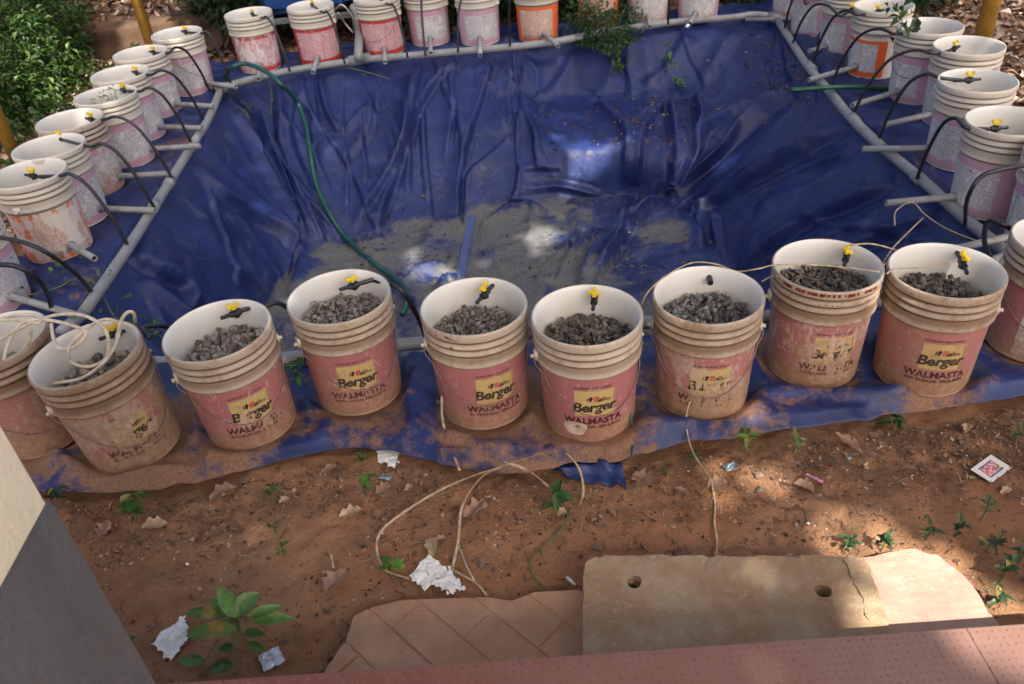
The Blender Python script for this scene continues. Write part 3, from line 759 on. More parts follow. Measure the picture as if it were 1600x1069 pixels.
# lettering bent round the bucket: centre angle 0 = +x of the bucket
def text_me(key, body, size, zc, bold=.0, shear=0.0, off=.0013, xoff=0.0, spc=1.0, sx=1.0, ang=0.0):
    if key in LAB: return LAB[key]
    cu = bpy.data.curves.new('t', 'FONT'); cu.body = body; cu.size = size; cu.shear = shear; cu.offset = bold
    cu.align_x = 'CENTER'; cu.align_y = 'CENTER'; cu.space_character = spc; cu.resolution_u = 3
    ob = bpy.data.objects.new('t', cu); C.objects.link(ob)
    dg = bpy.context.evaluated_depsgraph_get(); tm = ob.evaluated_get(dg).to_mesh()
    V = []
    for v in tm.vertices:
        x_, y_ = v.co.x*sx+xoff, v.co.y+v.co.x*ang; z = zc+y_; r = rad(z)+off; a_ = x_/r
        V.append((r*math.cos(a_), r*math.sin(a_), z))
    F = [list(p.vertices) for p in tm.polygons]
    me = mesh(key, V, F); bpy.data.objects.remove(ob); bpy.data.curves.remove(cu)
    LAB[key] = me; return me
def shape_me(key, polys, off):
    """flat printed shapes (x along the label, z) bent round the bucket"""
    if key in LAB: return LAB[key]
    V = []; F = []
    for P in polys:
        o = len(V)
        for (x_, z) in P:
            r = rad(z)+off; V.append((r*math.cos(x_/r), r*math.sin(x_/r), z))
        F.append(tuple(range(o, len(V))))
    LAB[key] = mesh(key, V, F); return LAB[key]
def wire_me(droop):
    key = 'wire%d' % int(droop*100)
    if key in LAB: return LAB[key]
    # bail hangs from lugs on +-y down the front (+x) side
    P = []; R = .160
    for k in range(25):
        a_ = -PI/2+PI*k/24; h = math.cos(a_)
        z = .262-droop*h**1.0; rr = (R+.003) if abs(a_) > 1.35 else max(rad(min(z, .25))+.006, R*.0+.147) 
        rr = rr if z < .25 else R+.003
        P.append((rr*math.cos(a_), rr*math.sin(a_), z))
    V, F = tube_geo(smooth_pts(P, 2), .0017, 6); LAB[key] = mesh(key, V, F, True); return LAB[key]
def lug_me():
    if 'lug' in LAB: return LAB['lug']
    b = MB(); b.box((0, 0, .266), (.034, .012, .030), bev=.003); V, F = tube_geo([(0, .004, .262), (0, .016, .262)], .006, 10); b.add(V, F)
    LAB['lug'] = mesh('lug', b.V, b.F, True); return LAB['lug']
def stub_me(L):
    key = 'stub%d' % int(L*100)
    if key in LAB: return LAB[key]
    r = .0145; V, F, M = lathe([(r*.72, L-.03), (r*.72, L), (r, L), (r, 0)], 14)
    V = [(z, x_, y_) for x_, y_, z in V]; F = [f for f in F]; V.append((L-.03, 0, 0)); k = len(V)-1
    F += [(k, i, (i+1) % 14) for i in range(14)]
    LAB[key] = mesh(key, V, F, True); return LAB[key]
def flange_me():
    if 'fl' in LAB: return LAB['fl']
    V, F = tube_geo([(-.006, 0, 0), (.006, 0, 0)], .021, 14); LAB['fl'] = mesh('flange', V, F, True); return LAB['fl']

def make_bucket(loc, label, style, face, dust, wear, seed, stub=None, wire=None, tilt=(0, 0), wire_ang=None, lugang=None, grp=None):
    rot = Matrix.Rotation(tilt[0], 4, 'X') @ Matrix.Rotation(tilt[1], 4, 'Y')
    root = empty('paint_bucket', loc, rot=rot.to_euler()); tag(root, label, 'bucket', grp)
    col = (dust, wear, seed, 1)
    def part(name, me, mat=None, rz=0, label=None, parent=root, loc=(0, 0, 0)):
        if mat is not None and len(me.materials) == 0: me.materials.append(mat)
        o = bpy.data.objects.new(name, me); C.objects.link(o); o.parent = parent; o.rotation_euler = (0, 0, rz); o.location = loc; o.color = col
        if name == 'shell' and style in ('brand', 'faint', 'stripe'): o.color = (dust*1.1, wear, seed, 1)
        if label: o['label'] = label
        return o
    part('shell', SHELL, None, seed*5)
    f = face
    if style == 'brand' or style == 'faint':
        part('printed_sleeve', patch('sl_pink', 0, 2*PI, .012, .248, .0006, 64), M_PINK, f)
        part('logo_panel', patch('pan_yel', -.41, .41, .112, .206, .0012), M_YEL, f)
        part('brand_name', text_me('t_berger', 'Berger', .048, .144, .0016, .12, .0018, -.003, .96, 1.0, .03), M_BLK, f)
        part('script_word', text_me('t_paints', 'Paints', .017, .1715, .0002, .35, .0018, .026), M_BLK, f)
        part('product_name', text_me('t_walm', 'WALMASTA', .032, .091, .0012, .0, .0018, -.006, 1.03), M_MAR, f)
        part('product_line', text_me('t_anti', 'ANTIFUNGAL EMULSION', .0145, .069, .0005, .0, .0018, -.004, 1.05), M_MAR, f)
        part('top_line', text_me('t_ext', 'EXTERIOR WALL PAINT', .0095, .217, .0002, .0, .0018, -.004, 1.08), M_MAR, f)
        bl = [[(-.018, .168), (-.012, .166), (-.006, .180), (-.010, .186), (-.016, .184)], [(-.024, .170), (-.021, .169), (-.018, .181), (-.022, .181)]]
        rd = [[(-.004, .166), (.004, .166), (.012, .176), (.010, .187), (-.004, .184)]]
        bk = [[(.006, .165), (.010, .164), (.030, .183), (.026, .183)], [(.013, .164), (.017, .164), (.036, .178), (.033, .179)]]
        part('brush_emblem', shape_me('em_k', bl+bk, .0019), M_BLK, f)
        part('brush_emblem', shape_me('em_r', rd, .0019), M_RED, f)
        part('panel_line', shape_me('pl', [[(-.056, .1145), (.054, .1145), (.054, .1157), (-.056, .1157)], [(.0555, .114), (.0570, .114), (.0570, .200), (.0555, .200)]], .0019), M_MAR, f)
    elif style == 'white':
        part('printed_sleeve', patch('sl_pale', 0, 2*PI, .012, .244, .0006, 64), M_PALE, f)
        part('print_panel', patch('pan_w1', -.95, -.02, .046, .208, .0012), M_PRINT, f)
        part('print_panel', patch('pan_w2', .0, .85, .046, .208, .0012), M_PRINT, f)
        part('symbol', text_me('t_sym', '⊙', .022, .190, .0, 0, .0018, -.035), M_GREY, f)
        part('symbol', shape_me('em_s', [[(.018, .186), (.026, .186), (.026, .189), (.018, .189)], [(.012+.008*math.cos(q), .197+.007*math.sin(q)) for q in np.linspace(0, 6.28, 9)[:-1]]], .0018), M_GREY, f)
    elif style == 'red':
        part('printed_sleeve', patch('sl_red', 0, 2*PI, .010, .246, .0006, 64), M_RED, f)
        for k, (a0, a1) in enumerate([(-1.3, -.50), (-.485, -.02), (0, .42), (.435, 1.3)]):
            part('print_panel', patch('pan_r%d' % k, a0, a1, .044, .228, .0012), M_PRINTP, f)
        part('symbol', shape_me('em_s', [], .0018), M_GREY, f)
    elif style == 'orange':
        part('printed_sleeve', patch('sl_or', 0, 2*PI, .010, .240, .0006, 64), M_ORANGE, f)
        part('print_panel', patch('pan_o1', -.95, .0, .044, .218, .0012), M_PRINTO, f)
        part('print_panel', patch('pan_o2', .015, .80, .044, .218, .0012), M_PRINTO, f)
        part('grey_band', patch('band_o', -.7, .5, .034, .050, .0020), M_GREY, f)
    elif style == 'orange_white':
        part('printed_sleeve', patch('sl_ow', -1.25, .95, .012, .215, .0006, 30), M_ORANGE, f)
        part('print_panel', patch('pan_ow1', -1.05, -.03, .040, .197, .0012), M_PRINT, f)
        part('print_panel', patch('pan_ow2', .0, .62, .040, .197, .0012), M_PRINT, f)
    elif style == 'stripe':
        part('printed_sleeve', patch('sl_pink', 0, 2*PI, .012, .248, .0006, 64), M_PINK, f)
        part('white_stripe', patch('stripe', -.30, .10, .012, .248, .0012), M_PRINT, f)
    la = lugang if lugang is not None else f
    for s in (0, 1):
        lg = part('handle_lug', lug_me(), M_OUT, la+s*PI); lg.location = Matrix.Rotation(la+s*PI, 3, 'Z') @ Vector((0, .1545, 0))
    if wire is not None:
        part('wire_handle', wire_me(wire), M_WIRE, la)
    if stub:
        sa, sl, szz = stub
        p = Vector((math.cos(sa)*.134, math.sin(sa)*.134, szz)); st_ = part('drain_pipe', stub_me(sl), M_PVC, sa, loc=p); 
        fl = part('pipe_collar', flange_me(), M_PVCD, 0, parent=st_); fl.location = (.008, 0, 0)
    return root

def ang_cam(x, y): return math.atan2(-y, -x)
def fit_z(x, y): return .012
BK = {}
# key, x, y, desc, style, turn (rad from facing the camera), dust, wear, wire droop, gravel height, tilt
FR = [
 ('B1', -1.53, 2.10, 'front row bucket half cut off by the left picture edge', 'brand', 1.5, .55, .5, .17, .25),
 ('B2', -1.205, 1.995, 'front row bucket with the cream cable looped inside', 'faint', .10, .55, .70, .17, .28),
 ('B3', -.848, 2.049, 'front row bucket third from left with smeared yellow logo', 'brand', .10, .42, .50, .15, .295),
 ('B4', -.514, 2.165, 'front row bucket between hose and smeared logo bucket', 'brand', .0, .42, .42, .16, .305),
 ('B5', -.103, 2.041, 'front row bucket with brown scuff above its clear logo', 'brand', .26, .40, .36, .16, .292),
 ('B6', .218, 1.941, 'front row bucket nearest the camera with bare patch below logo', 'brand', .12, .36, .42, .15, .290),
 ('B7', .575, 1.985, 'front row bucket with pale faded logo and empty valve hole', 'faint', .18, .50, .66, .16, .297),
 ('B8', .955, 2.082, 'mud caked front row bucket with red paint drips on rim', 'faint', .42, .50, .62, None, .305),
 ('B9', 1.269, 1.996, 'front row bucket at right with readable logo under brown mud', 'brand', .36, .50, .30, None, .288),
 ('B10', 1.67, 2.09, 'front row bucket at far right with a pale vertical stripe', 'stripe', .0, .45, .2, .15, .26),
]
for i, (k, x, y, desc, stl, turn, du, we, wi, gh) in enumerate(FR):
    tl = {'B1': (.0, -.05), 'B2': (.03, -.06), 'B3': (.02, -.03), 'B10': (0, .04)}.get(k, (0, 0))
    r = make_bucket((x, y, .014), 'white and pink ' + desc, stl, ang_cam(x, y)+turn, du, we, (i*.137+.11) % 1, None, wi, tl, lugang=ang_cam(x, y)+(.28 if i % 2 else .1), grp='paint buckets round the pond')
    az_ = ang_cam(x, y)
    def mark(name, polys, mat, lab, rr, kd=None):
        V = []; F = []
        for P in polys:
            o_ = len(V)
            for (a_, z_) in P: r_ = rr(z_); V.append((r_*math.cos(az_+a_), r_*math.sin(az_+a_), z_))
            F.append(tuple(range(o_, len(V))))
        o_ = link(name, mesh(name, V, F), mat, r); o_.color = (.2, .1, .3, 1); o_['label'] = lab
        if kd: o_['kind'] = kd
    if k == 'B8':
        q = random.Random(5); pol = []
        for m_ in range(34):
            a_ = -.75+m_*.055+q.uniform(-.02, .02); w_ = q.uniform(.012, .034)
            if q.random() < .8: pol.append([(a_-w_, .3535+q.uniform(0, .004)), (a_+w_, .3535+q.uniform(0, .005)), (a_+w_, .366), (a_-w_, .3655)])
            if q.random() < .5: pol.append([(a_-w_*.3, .3255), (a_+w_*.3, .3250), (a_+w_*.35, .3300), (a_-w_*.3, .3310)])
            if q.random() < .25: pol.append([(a_-w_*.25, .3005), (a_+w_*.25, .3010), (a_+w_*.2, .3060), (a_-w_*.25, .3055)])
        mark('paint_drips', pol, M_DRIP, 'dark red paint drips round the rim', lambda z_: .1597 if z_ > .35 else (.1584 if z_ > .32 else .1577), 'stuff')
    if k == 'B5':
        mark('scuff', [[(-.62, .366), (-.52, .362), (-.40, .356), (-.36, .352), (-.50, .3535), (-.60, .359)], [(-.55, .330), (-.47, .329), (-.46, .324), (-.53, .3235)]], M_SCUFF, 'dark brown scuff on the rim', lambda z_: .1597 if z_ > .35 else .1588)
    if k == 'B6':
        mark('bare_patch', [[(-.30+.24*math.cos(q_)*(1+.12*math.sin(3*q_)), .062+.030*math.sin(q_)*(1+.15*math.cos(2*q_))) for q_ in np.linspace(0, 2*PI, 25)[:-1]]], M_BARE, 'bare cream patch where the print has peeled off', lambda z_: rad(z_)+.0030)
    BK[k] = (x, y, desc, gh)
def frac_az(x, y, u, v_, z):   # direction from the bucket to a pixel on height z
    p = at(u, v_, z); return math.atan2(p.y-y, p.x-x), math.hypot(p.x-x, p.y-y)
SD = [
 ('L0', -2.095, 2.97, 'white plastic paint bucket at left edge behind the first front bucket', 'white', .9, .10, .3, None, .2, (118,492)),
 ('L1', -1.993, 3.403, 'white bucket with scratched orange label at the left end', 'orange', .30, .14, .72, None, .24, (148,404)),
 ('L2', -2.023, 3.704, 'white bucket with pink edged print, second from near in left row', 'white', .75, .10, .25, None, .25, (243,329)),
 ('L3', -2.059, 4.049, 'white bucket with rusty orange stains in left row', 'white', .85, .36, .55, None, .18, (265,271)),
 ('L4', -2.003, 4.396, 'white bucket with small weeds growing in it in left row', 'white', .42, .08, .2, None, .24, (313,228)),
 ('L5', -2.048, 4.762, 'white bucket just behind the weedy bucket in left row', 'white', .85, .10, .3, None, .15, (316,200)),
 ('L6', -2.057, 5.156, 'white bucket second from the far end of left row', 'white', .85, .10, .3, None, .15, (334,166)),
 ('L7', -1.945, 5.546, 'white bucket at the back left corner by the yellow pole', 'white', .20, .08, .4, .16, .15, (370,136)),
 ('K1', -1.561, 5.903, 'red labelled white bucket beside the green hose', 'red', .25, .10, .62, None, .15, (404,124)),
 ('K2', -1.149, 5.948, 'red labelled white bucket in front of the grey stand', 'red', .22, .12, .22, None, .15, (489,113)),
 ('K3', -.705, 6.018, 'red labelled white bucket with wire handle and torn print', 'red', .18, .16, .30, .15, .15, (602,97)),
 ('K4', -.378, 6.163, 'pale pink and white bucket left of a similar one at the back', 'white', .22, .10, .35, None, .15, (673,83)),
 ('K5', -.022, 6.060, 'pale pink and white bucket beside the orange labelled one at the back', 'white', .22, .10, .35, None, .15, (750,86)),
 ('K6', .39, 6.013, 'orange labelled bucket left of the hanging creeper', 'orange', -.02, .24, .18, None, .15, (872,72)),
 ('K7', .835, 6.17, 'orange labelled bucket half hidden behind the creeper', 'orange', .05, .40, .3, None, .15, None),
 ('K8', 1.20, 6.20, 'pale bucket right of the creeper at the back', 'white', .10, .24, .6, None, .15, (1015,42)),
 ('K9', 1.556, 6.156, 'pale bucket above the bright pipe end at the back', 'white', .05, .20, .55, None, .15, (1078,37)),
 ('R0', 2.20, 6.02, 'white bucket at the far back right corner', 'white', -.5, .2, .5, None, .15, None),
 ('R1', 2.165, 5.52, 'white bucket second from the far end of right row', 'white', -.7, .10, .35, None, .15, None),
 ('R2', 2.20, 5.09, 'white bucket behind the orange labelled bucket in right row', 'white', -.85, .12, .3, None, .15, (1264,80)),
 ('R3', 2.225, 4.696, 'white bucket with bright orange framed label in right row', 'orange_white', -.55, .10, .06, None, .15, (1264,125)),
 ('R4', 2.277, 4.255, 'white bucket next to the cut green hose in right row', 'white', -.85, .12, .2, .12, .22, (1330,165)),
 ('R5', 2.299, 3.904, 'white bucket mostly behind its neighbour in right row', 'white', -1.05, .14, .2, None, .15, (1380,196)),
 ('R6', 2.105, 3.446, 'white bucket with scuffed pink print in middle of right row', 'white', -.80, .14, .25, None, .15, (1350,233)),
 ('R7', 1.999, 2.997, 'white bucket at the near end of right row behind the wire hoop', 'white', -.70, .18, .28, None, .265, (1382,318)),
 ('R8', 2.06, 2.685, 'white bucket cut by the right picture edge behind the front row', 'white', -1.1, .2, .25, None, .2, (1480,392)),
]
for i, (k, x, y, desc, stl, turn, du, we, wi, gh, spx) in enumerate(SD):
    stub = None
    if spx:
        zz = .062; a_, d_ = frac_az(x, y, spx[0], spx[1], zz+.014); stub = (a_, max(.05, d_-.134), zz)
    r = make_bucket((x, y, .014), desc, stl, ang_cam(x, y)+turn, du, we, (i*.171+.31) % 1, stub, wi, (0, 0), lugang=ang_cam(x, y)+(.9 if k[0] == 'L' else -.5), grp='paint buckets round the pond')
    BK[k] = (x, y, desc, gh)

# ------------------------------------------------------------------ gravel in the buckets
def rock(seed, sub=1, sq=(1, .8, .6)):
    bm = bmesh.new(); bmesh.ops.create_icosphere(bm, subdivisions=sub+1, radius=1)
    r_ = random.Random(seed)
    cuts = [(Vector((r_.uniform(-1, 1), r_.uniform(-1, 1), r_.uniform(-1, 1))).normalized(), r_.uniform(.30, .78)) for _ in range(11)]
    for v in bm.verts:
        for nn, d in cuts:
            k = v.co.dot(nn)
            if k > d: v.co -= nn*(k-d)
        v.co *= 1+.04*mnoise.noise(v.co*2.3+Vector((seed*3.1, 0, 0)))
        v.co = Vector((v.co.x*sq[0], v.co.y*sq[1], v.co.z*sq[2]))
    bm.verts.ensure_lookup_table(); bm.verts.index_update()
    Va = np.array([v.co[:] for v in bm.verts]); Fa = np.array([[v.index for v in f.verts] for f in bm.faces]); bm.free(); return Va, Fa
ROCKS = [rock(i, 1 if i < 5 else 1, (1, random.uniform(.65, .95), random.uniform(.5, .8))) for i in range(8)]
def rotm(r_):
    q = r_.normal(size=4); q /= np.linalg.norm(q); w, x, y, z = q
    return np.array([[1-2*(y*y+z*z), 2*(x*y-z*w), 2*(x*z+y*w)], [2*(x*y+z*w), 1-2*(x*x+z*z), 2*(y*z-x*w)], [2*(x*z-y*w), 2*(y*z+x*w), 1-2*(x*x+y*y)]])
def scatter_rocks(name, pts, sizes, cols, mat):
    Vs = []; Fs = []; Ts = []; o = 0
    for p, s, c in zip(pts, sizes, cols):
        Va, Fa = ROCKS[rng.integers(len(ROCKS))]; v = (Va*s)@rotm(rng).T+p
        Vs.append(v); Fs.append(Fa+o); Ts.append(np.repeat([c], len(v), 0)); o += len(v)
    me = fastmesh(name, np.concatenate(Vs), np.concatenate(Fs), False, {'tint': np.concatenate(Ts)})
    return link(name, me, mat)
for k, (x, y, desc, gh) in BK.items():
    if gh <= .16: continue
    near = k[0] == 'B'; R = rad(min(gh, .25))-.003
    pts = []; sz = []; cl = []
    g_ = (.22, .205, .19) if k in ('B4', 'B5', 'B3', 'B2', 'B1') else ((.165, .17, .17) if k in ('B7',) else (.125, .115, .105))
    for layer, cnt in ((0, 110), (1, 300 if near else 70), (2, 170 if near else 16)):
        for _ in range(int(cnt/({'B1': 1.8, 'B2': 1.8, 'B3': 1.7, 'B4': 1.4, 'B9': 1.4}.get(k, 1.1)))):
            ks = {'B1': 1.55, 'B2': 1.55, 'B3': 1.5, 'B4': 1.35, 'B9': 1.35, 'B6': 1.25, 'B7': 1.25}.get(k, 1.1); s = ks*(rng.uniform(.008, .0145)*(1.35 if rng.random() < .12 else 1))
            a_ = rng.random()*2*PI; r_ = (R-s)*math.sqrt(rng.random())
            # heap a little away from the camera side
            hz_ = .006*math.sin(a_*2+x*9)*r_/R
            pts.append(np.array([x+r_*math.cos(a_), y+r_*math.sin(a_), .014+gh-.026+layer*.010+hz_+rng.uniform(-.004, .004)])); sz.append(s)
            b_ = rng.uniform(.5, 1.6); w_ = rng.uniform(-.015, .025); cl.append((g_[0]*b_+w_, g_[1]*b_, g_[2]*b_-w_*.5))
    o = scatter_rocks('gravel', pts, sz, cl, M_GRAVEL)
    b = MB(); V, F, M = lathe([(R, gh-.03), (.001, gh-.03)], 24); b.add([(v[0]+x, v[1]+y, v[2]+.014) for v in V], F)
    tag(o, 'grey stone chips filling the ' + ' '.join(desc.split()[:12]), 'gravel', kind='stuff')
    if k == 'B9': ROCK_B9 = o

# ------------------------------------------------------------------ valves + feed tubes
def make_valve(p, az, desc, size=1.0, tap_turn=0.3, pitch=0.0):
    """body axis along az (towards the wall the tube comes through)"""
    root = empty('drip_valve', p, rot=(0, -pitch, az)); tag(root, desc, 'valve', 'yellow handled valves on the bucket rims')
    b = MB(); s = size
    b.tube([(-.042*s, 0, 0), (-.036*s, 0, 0), (-.036*s, 0, 0), (-.012*s, 0, 0)], [.0038*s, .0060*s, .0050*s, .0056*s], 10)
    b.tube([(-.015*s, 0, 0), (.014*s, 0, 0)], .0092*s, 12); b.tube([(0, 0, -.012*s), (0, 0, .013*s)], .0085*s, 12)
    b.tube([(.012*s, 0, 0), (.030*s, 0, 0), (.055*s, 0, 0)], [.0056*s, .0062*s, .0062*s], 10)
    b.build('valve_body', M_BLACKPL, root, smooth=False)
    t = MB(); t.tube([(0, 0, .012*s), (0, 0, .019*s)], .0065*s, 10); t.box((0, 0, .022*s), (.032*s, .010*s, .008*s), tap_turn, bev=.002*s)
    t.box((.012*s, 0, .026*s), (.008*s, .012*s, .010*s), tap_turn, bev=.002*s); t.box((-.012*s, 0, .026*s), (.008*s, .012*s, .010*s), tap_turn, bev=.002*s)
    t.build('tap_handle', M_YTAP, root)
    return root
def tubeobj(name, P, r, mat, label, cat, group=None, seg=8, n=8, sm=True, flat=1.0):
    b = MB(); b.tube(smooth_pts(P, n) if sm else P, r, seg, flat=flat); o = b.build(name, mat, None, smooth=True); tag(o, label, cat, group); return o
Z_V = .014+.345
def wall_pt(x, y, a_, r, z): return Vector((x+r*math.cos(a_), y+r*math.sin(a_), z))
# front row: pixel of the valve body and z
FV = [('B2', (182,519), None), ('B3', (372,483), None), ('B4', (553,446), None), ('B5', (758,459), None), ('B6', (930,464), None), ('B8', (1322,402), None), ('B9', (1504,412), None)]
for k, px, _ in FV:
    x, y, desc, gh = BK[k]; p = at(px[0], px[1], Z_V); a0 = math.atan2(p.y-y, p.x-x)
    rr = math.hypot(p.x-x, p.y-y)
    if rr > .120: p = wall_pt(x, y, a0, .115, Z_V)
    az = {'B2': .30, 'B3': .30, 'B4': .18, 'B5': .95, 'B6': 1.35, 'B8': 1.1, 'B9': 1.4}[k]
    make_valve(p, az, 'black valve with yellow tap inside the ' + ' '.join(desc.split()[:9]), 1.15, {'B5': .6, 'B6': 1.5, 'B8': .9, 'B9': .4}.get(k, .15), .12)
# empty valve barb of B7
x, y, desc, gh = BK['B7']; p = at(1109, 437, Z_V-.01)
b = MB(); b.tube([(p.x-.003, p.y-.02, p.z), (p.x+.003, p.y+.02, p.z+.004)], .009, 12); o = b.build('pipe_grommet', M_BLACKPL); tag(o, 'black rubber grommet in the back wall of the faded logo bucket', 'grommet')
# tubes behind the front row
def ftube(k, pts, lab): tubeobj('feed_tube', pts, .0078, M_BLACKPL, lab, 'tube', 'black feed tubes from buckets to the pipe frame', n=6)
x, y = BK['B4'][:2]; ftube('B4', [wall_pt(x, y, .9, .15, Z_V), at(625,452,.36), at(650,490,.25), at(664,525,.12), at(668,552,.05)], 'black tube curving down beside the green hose in the front row')
x, y = BK['B3'][:2]; ftube('B3', [wall_pt(x, y, 1.0, .15, Z_V), at(435,474,.35), at(462,496,.25), at(475,540,.12), at(480,575,.05)], 'black tube behind the smeared logo bucket in the front row')
x, y = BK['B2'][:2]; ftube('B2', [wall_pt(x, y, .5, .15, Z_V), at(225,512,.36), at(262,512,.30), at(285,540,.16), at(292,590,.05)], 'black tube behind the bucket that holds the cream cable')
x, y = BK['B6'][:2]; ftube('B6', [wall_pt(x, y, 1.5, .15, Z_V), wall_pt(x, y, 1.5, .25, .30), (x+.02, 2.33, .18), (x+.02, 2.36, .05)], 'black tube behind the nearest front row bucket')
x, y = BK['B8'][:2]; ftube('B8', [wall_pt(x, y, 1.4, .15, Z_V), wall_pt(x, y, 1.4, .22, .28), (x+.04, 2.33, .14), (x+.04, 2.35, .05)], 'black tube behind the mud caked front row bucket')
# side and back rows: valve pixel, exit pixel at rim, arc mid pixel, foot pixel on the pipe
TV = [
 ('L1', (52,275), (92,275), (150,310), (186,350), (200,384)),
 ('L2', (94,217), (140,229), (195,262), (228,297), (241,325)),
 ('L3', (143,187), (163,187), (215,215), (250,245), (269,279)),
 ('L4', (193,141), (218,143), (258,162), (285,190), (299,224)),
 ('L5', (213,114), (236,117), (275,142), (300,165), (318,189)),
 ('L6', (240,82), (263,83), (295,95), (318,118), (328,143)),
 ('L7', (290,50), (316,52), (336,64), (352,85), (360,130)),
 ('K1', (395,23), (410,28), (430,50), (445,80), (453,112)),
 ('K2', (488,8), (505,20), (522,40), (533,70), (539,100)),
 ('K3', (595,-2), (608,8), (622,28), (632,60), (637,90)),
 ('R1', (1268,-12), (1260,6), (1243,32), (1239,50), (1239,66)),
 ('R2', (1330,16), (1312,24), (1284,42), (1272,70), (1270,99)),
 ('R3', (1372,18), (1340,23), (1312,52), (1302,90), (1300,130)),
 ('R4', (1428,48), (1398,53), (1362,85), (1340,130), (1334,176)),
 ('R5', (1491,76), (1462,84), (1405,115), (1378,160), (1373,215)),
 ('R6', (1514,125), (1470,122), (1402,140), (1380,180), (1433,275)),
 ('R7', (1555,201), (1508,199), (1452,215), (1436,240), (1433,279)),
]
ordn = {'L1': 'nearest in the left row', 'L2': 'second nearest in the left row', 'L3': 'over the rust stained left row bucket', 'L4': 'from the weedy left row bucket', 'L5': 'third from the far end of the left row', 'L6': 'second from the far end of the left row', 'L7': 'at the back left corner', 'K1': 'from the back row bucket beside the green hose', 'K2': 'from the bucket in front of the grey stand', 'K3': 'from the red labelled bucket with torn print', 'R1': 'at the far end of the right row', 'R2': 'behind the orange framed right row bucket', 'R3': 'from the bucket with the orange framed label', 'R4': 'over the green hose end in the right row', 'R5': 'from the mostly hidden right row bucket', 'R6': 'from the middle bucket of the right row', 'R7': 'nearest in the right row'}
def arc_tube(k, exit_px, m1, m2, foot_px, zs=None):
    x, y = BK[k][:2]
    p0 = at(exit_px[0], exit_px[1], .375); f = at(foot_px[0], foot_px[1], ZP+.015)
    # arc in the vertical plane from rim to foot, rising a little first
    P = [p0]
    for t, z in ((.30, .385), (.62, .33), (.86, .20), (.96, .10)):
        q = p0.lerp(f, t); q.z = z; P.append(q)
    P.append(f); return P
for k, vp, ex, m1, m2, ft in TV:
    x, y, desc, gh = BK[k]
    if k == 'R6': ft = (1373, 218)
    if k == 'R5': ft = (1334, 177)
    if k == 'R4': ft = (1300, 131)
    if k == 'R3': ft = (1270, 100)
    if k == 'R2': ft = (1239, 68)
    if k == 'R1': ft = (1226, 45)
    if k == 'R7': ft = (1433, 279)
    p = at(vp[0], vp[1], Z_V); e = at(ex[0], ex[1], .375); az = math.atan2(e.y-p.y, e.x-p.x)
    make_valve(p, az, 'black valve with yellow tap ' + ordn[k], 1.2, .2)
    P = arc_tube(k, ex, m1, m2, ft); P = [Vector((p.x+.03*math.cos(az), p.y+.03*math.sin(az), Z_V))]+P
    tubeobj('feed_tube', P, .0078, M_BLACKPL, 'black arching feed tube ' + ordn[k], 'tube', 'black feed tubes from buckets to the pipe frame', n=6)
# tubes whose buckets show no valve
for k, top, ft, lab in [('K4', (660,-4), (665,88), 'from the pale bucket left of its twin'), ('K5', (727,-6), (716,82), 'from the pale bucket beside the orange one'), ('K6', (800,0), (797,72), 'left of the orange labelled back bucket'), ('K8', (1045,-10), (1044,38), 'right of the creeper')]:
    x, y = BK[k][:2]; p0 = at(top[0], top[1], .37); f = at(ft[0], ft[1], ZP+.015); P = [p0]
    for t, z in ((.35, .36), (.7, .27), (.93, .13)): q = p0.lerp(f, t); q.z = z; P.append(q)
    tubeobj('feed_tube', P+[f], .0078, M_BLACKPL, 'thin black feed tube ' + lab, 'tube', 'black feed tubes from buckets to the pipe frame', n=6)
tubeobj('feed_tube', [at(1610,258,.375), at(1580,262,.39), at(1535,275,.37), at(1512,310,.28), at(1508,352,.06)], .0078, M_BLACKPL, 'black tube arching down at the right edge between right row and front row', 'tube', 'black feed tubes from buckets to the pipe frame')
tubeobj('feed_tube', [at(1600,372,.30), at(1570,352,.36), at(1545,346,.34), at(1538,375,.18), at(1548,406,.05)], .0090, M_BLACKPL, 'thick black tube looping above the last front row bucket', 'tube', 'black feed tubes from buckets to the pipe frame')
tubeobj('feed_tube', [at(-20,368,.38), at(30,377,.37), at(70,393,.33), at(115,425,.2), at(144,457,.05)], .0085, M_BLACKPL, 'black tube crossing in front of the orange labelled left bucket', 'tube', 'black feed tubes from buckets to the pipe frame')
tubeobj('feed_tube', [at(-20,414,.38), at(25,416,.38), at(60,438,.30), at(76,465,.16), at(82,488,.04)], .0095, M_BLACKPL, 'black tube looping down to a grey pipe at the left edge', 'tube', 'black feed tubes from buckets to the pipe frame')

# ------------------------------------------------------------------ hoses, cables
hp = [at(352,120,.02), at(362,106,.16), at(385,100,.17), at(415,112,.14), at(440,133,.09)]
hp += [hit2(u, v_, .022) for u, v_ in [(466,160),(480,200),(488,240),(496,290),(510,335),(540,375),(580,410),(615,438)]]
hp += [hit2(632,462,.03), hit2(638,485,.04), hit2(630,503,.05)]
tubeobj('garden_hose', hp, .0148, M_HOSE, 'long green hose hanging over the back rim down into the pond', 'hose', seg=12, n=8)
tubeobj('garden_hose', [at(1236,141,.085), at(1290,137,.09), at(1340,136,.075), at(1400,139,.04)], .0135, M_HOSED, 'short dark green hose end lying across the right rim pipe', 'hose', seg=12)
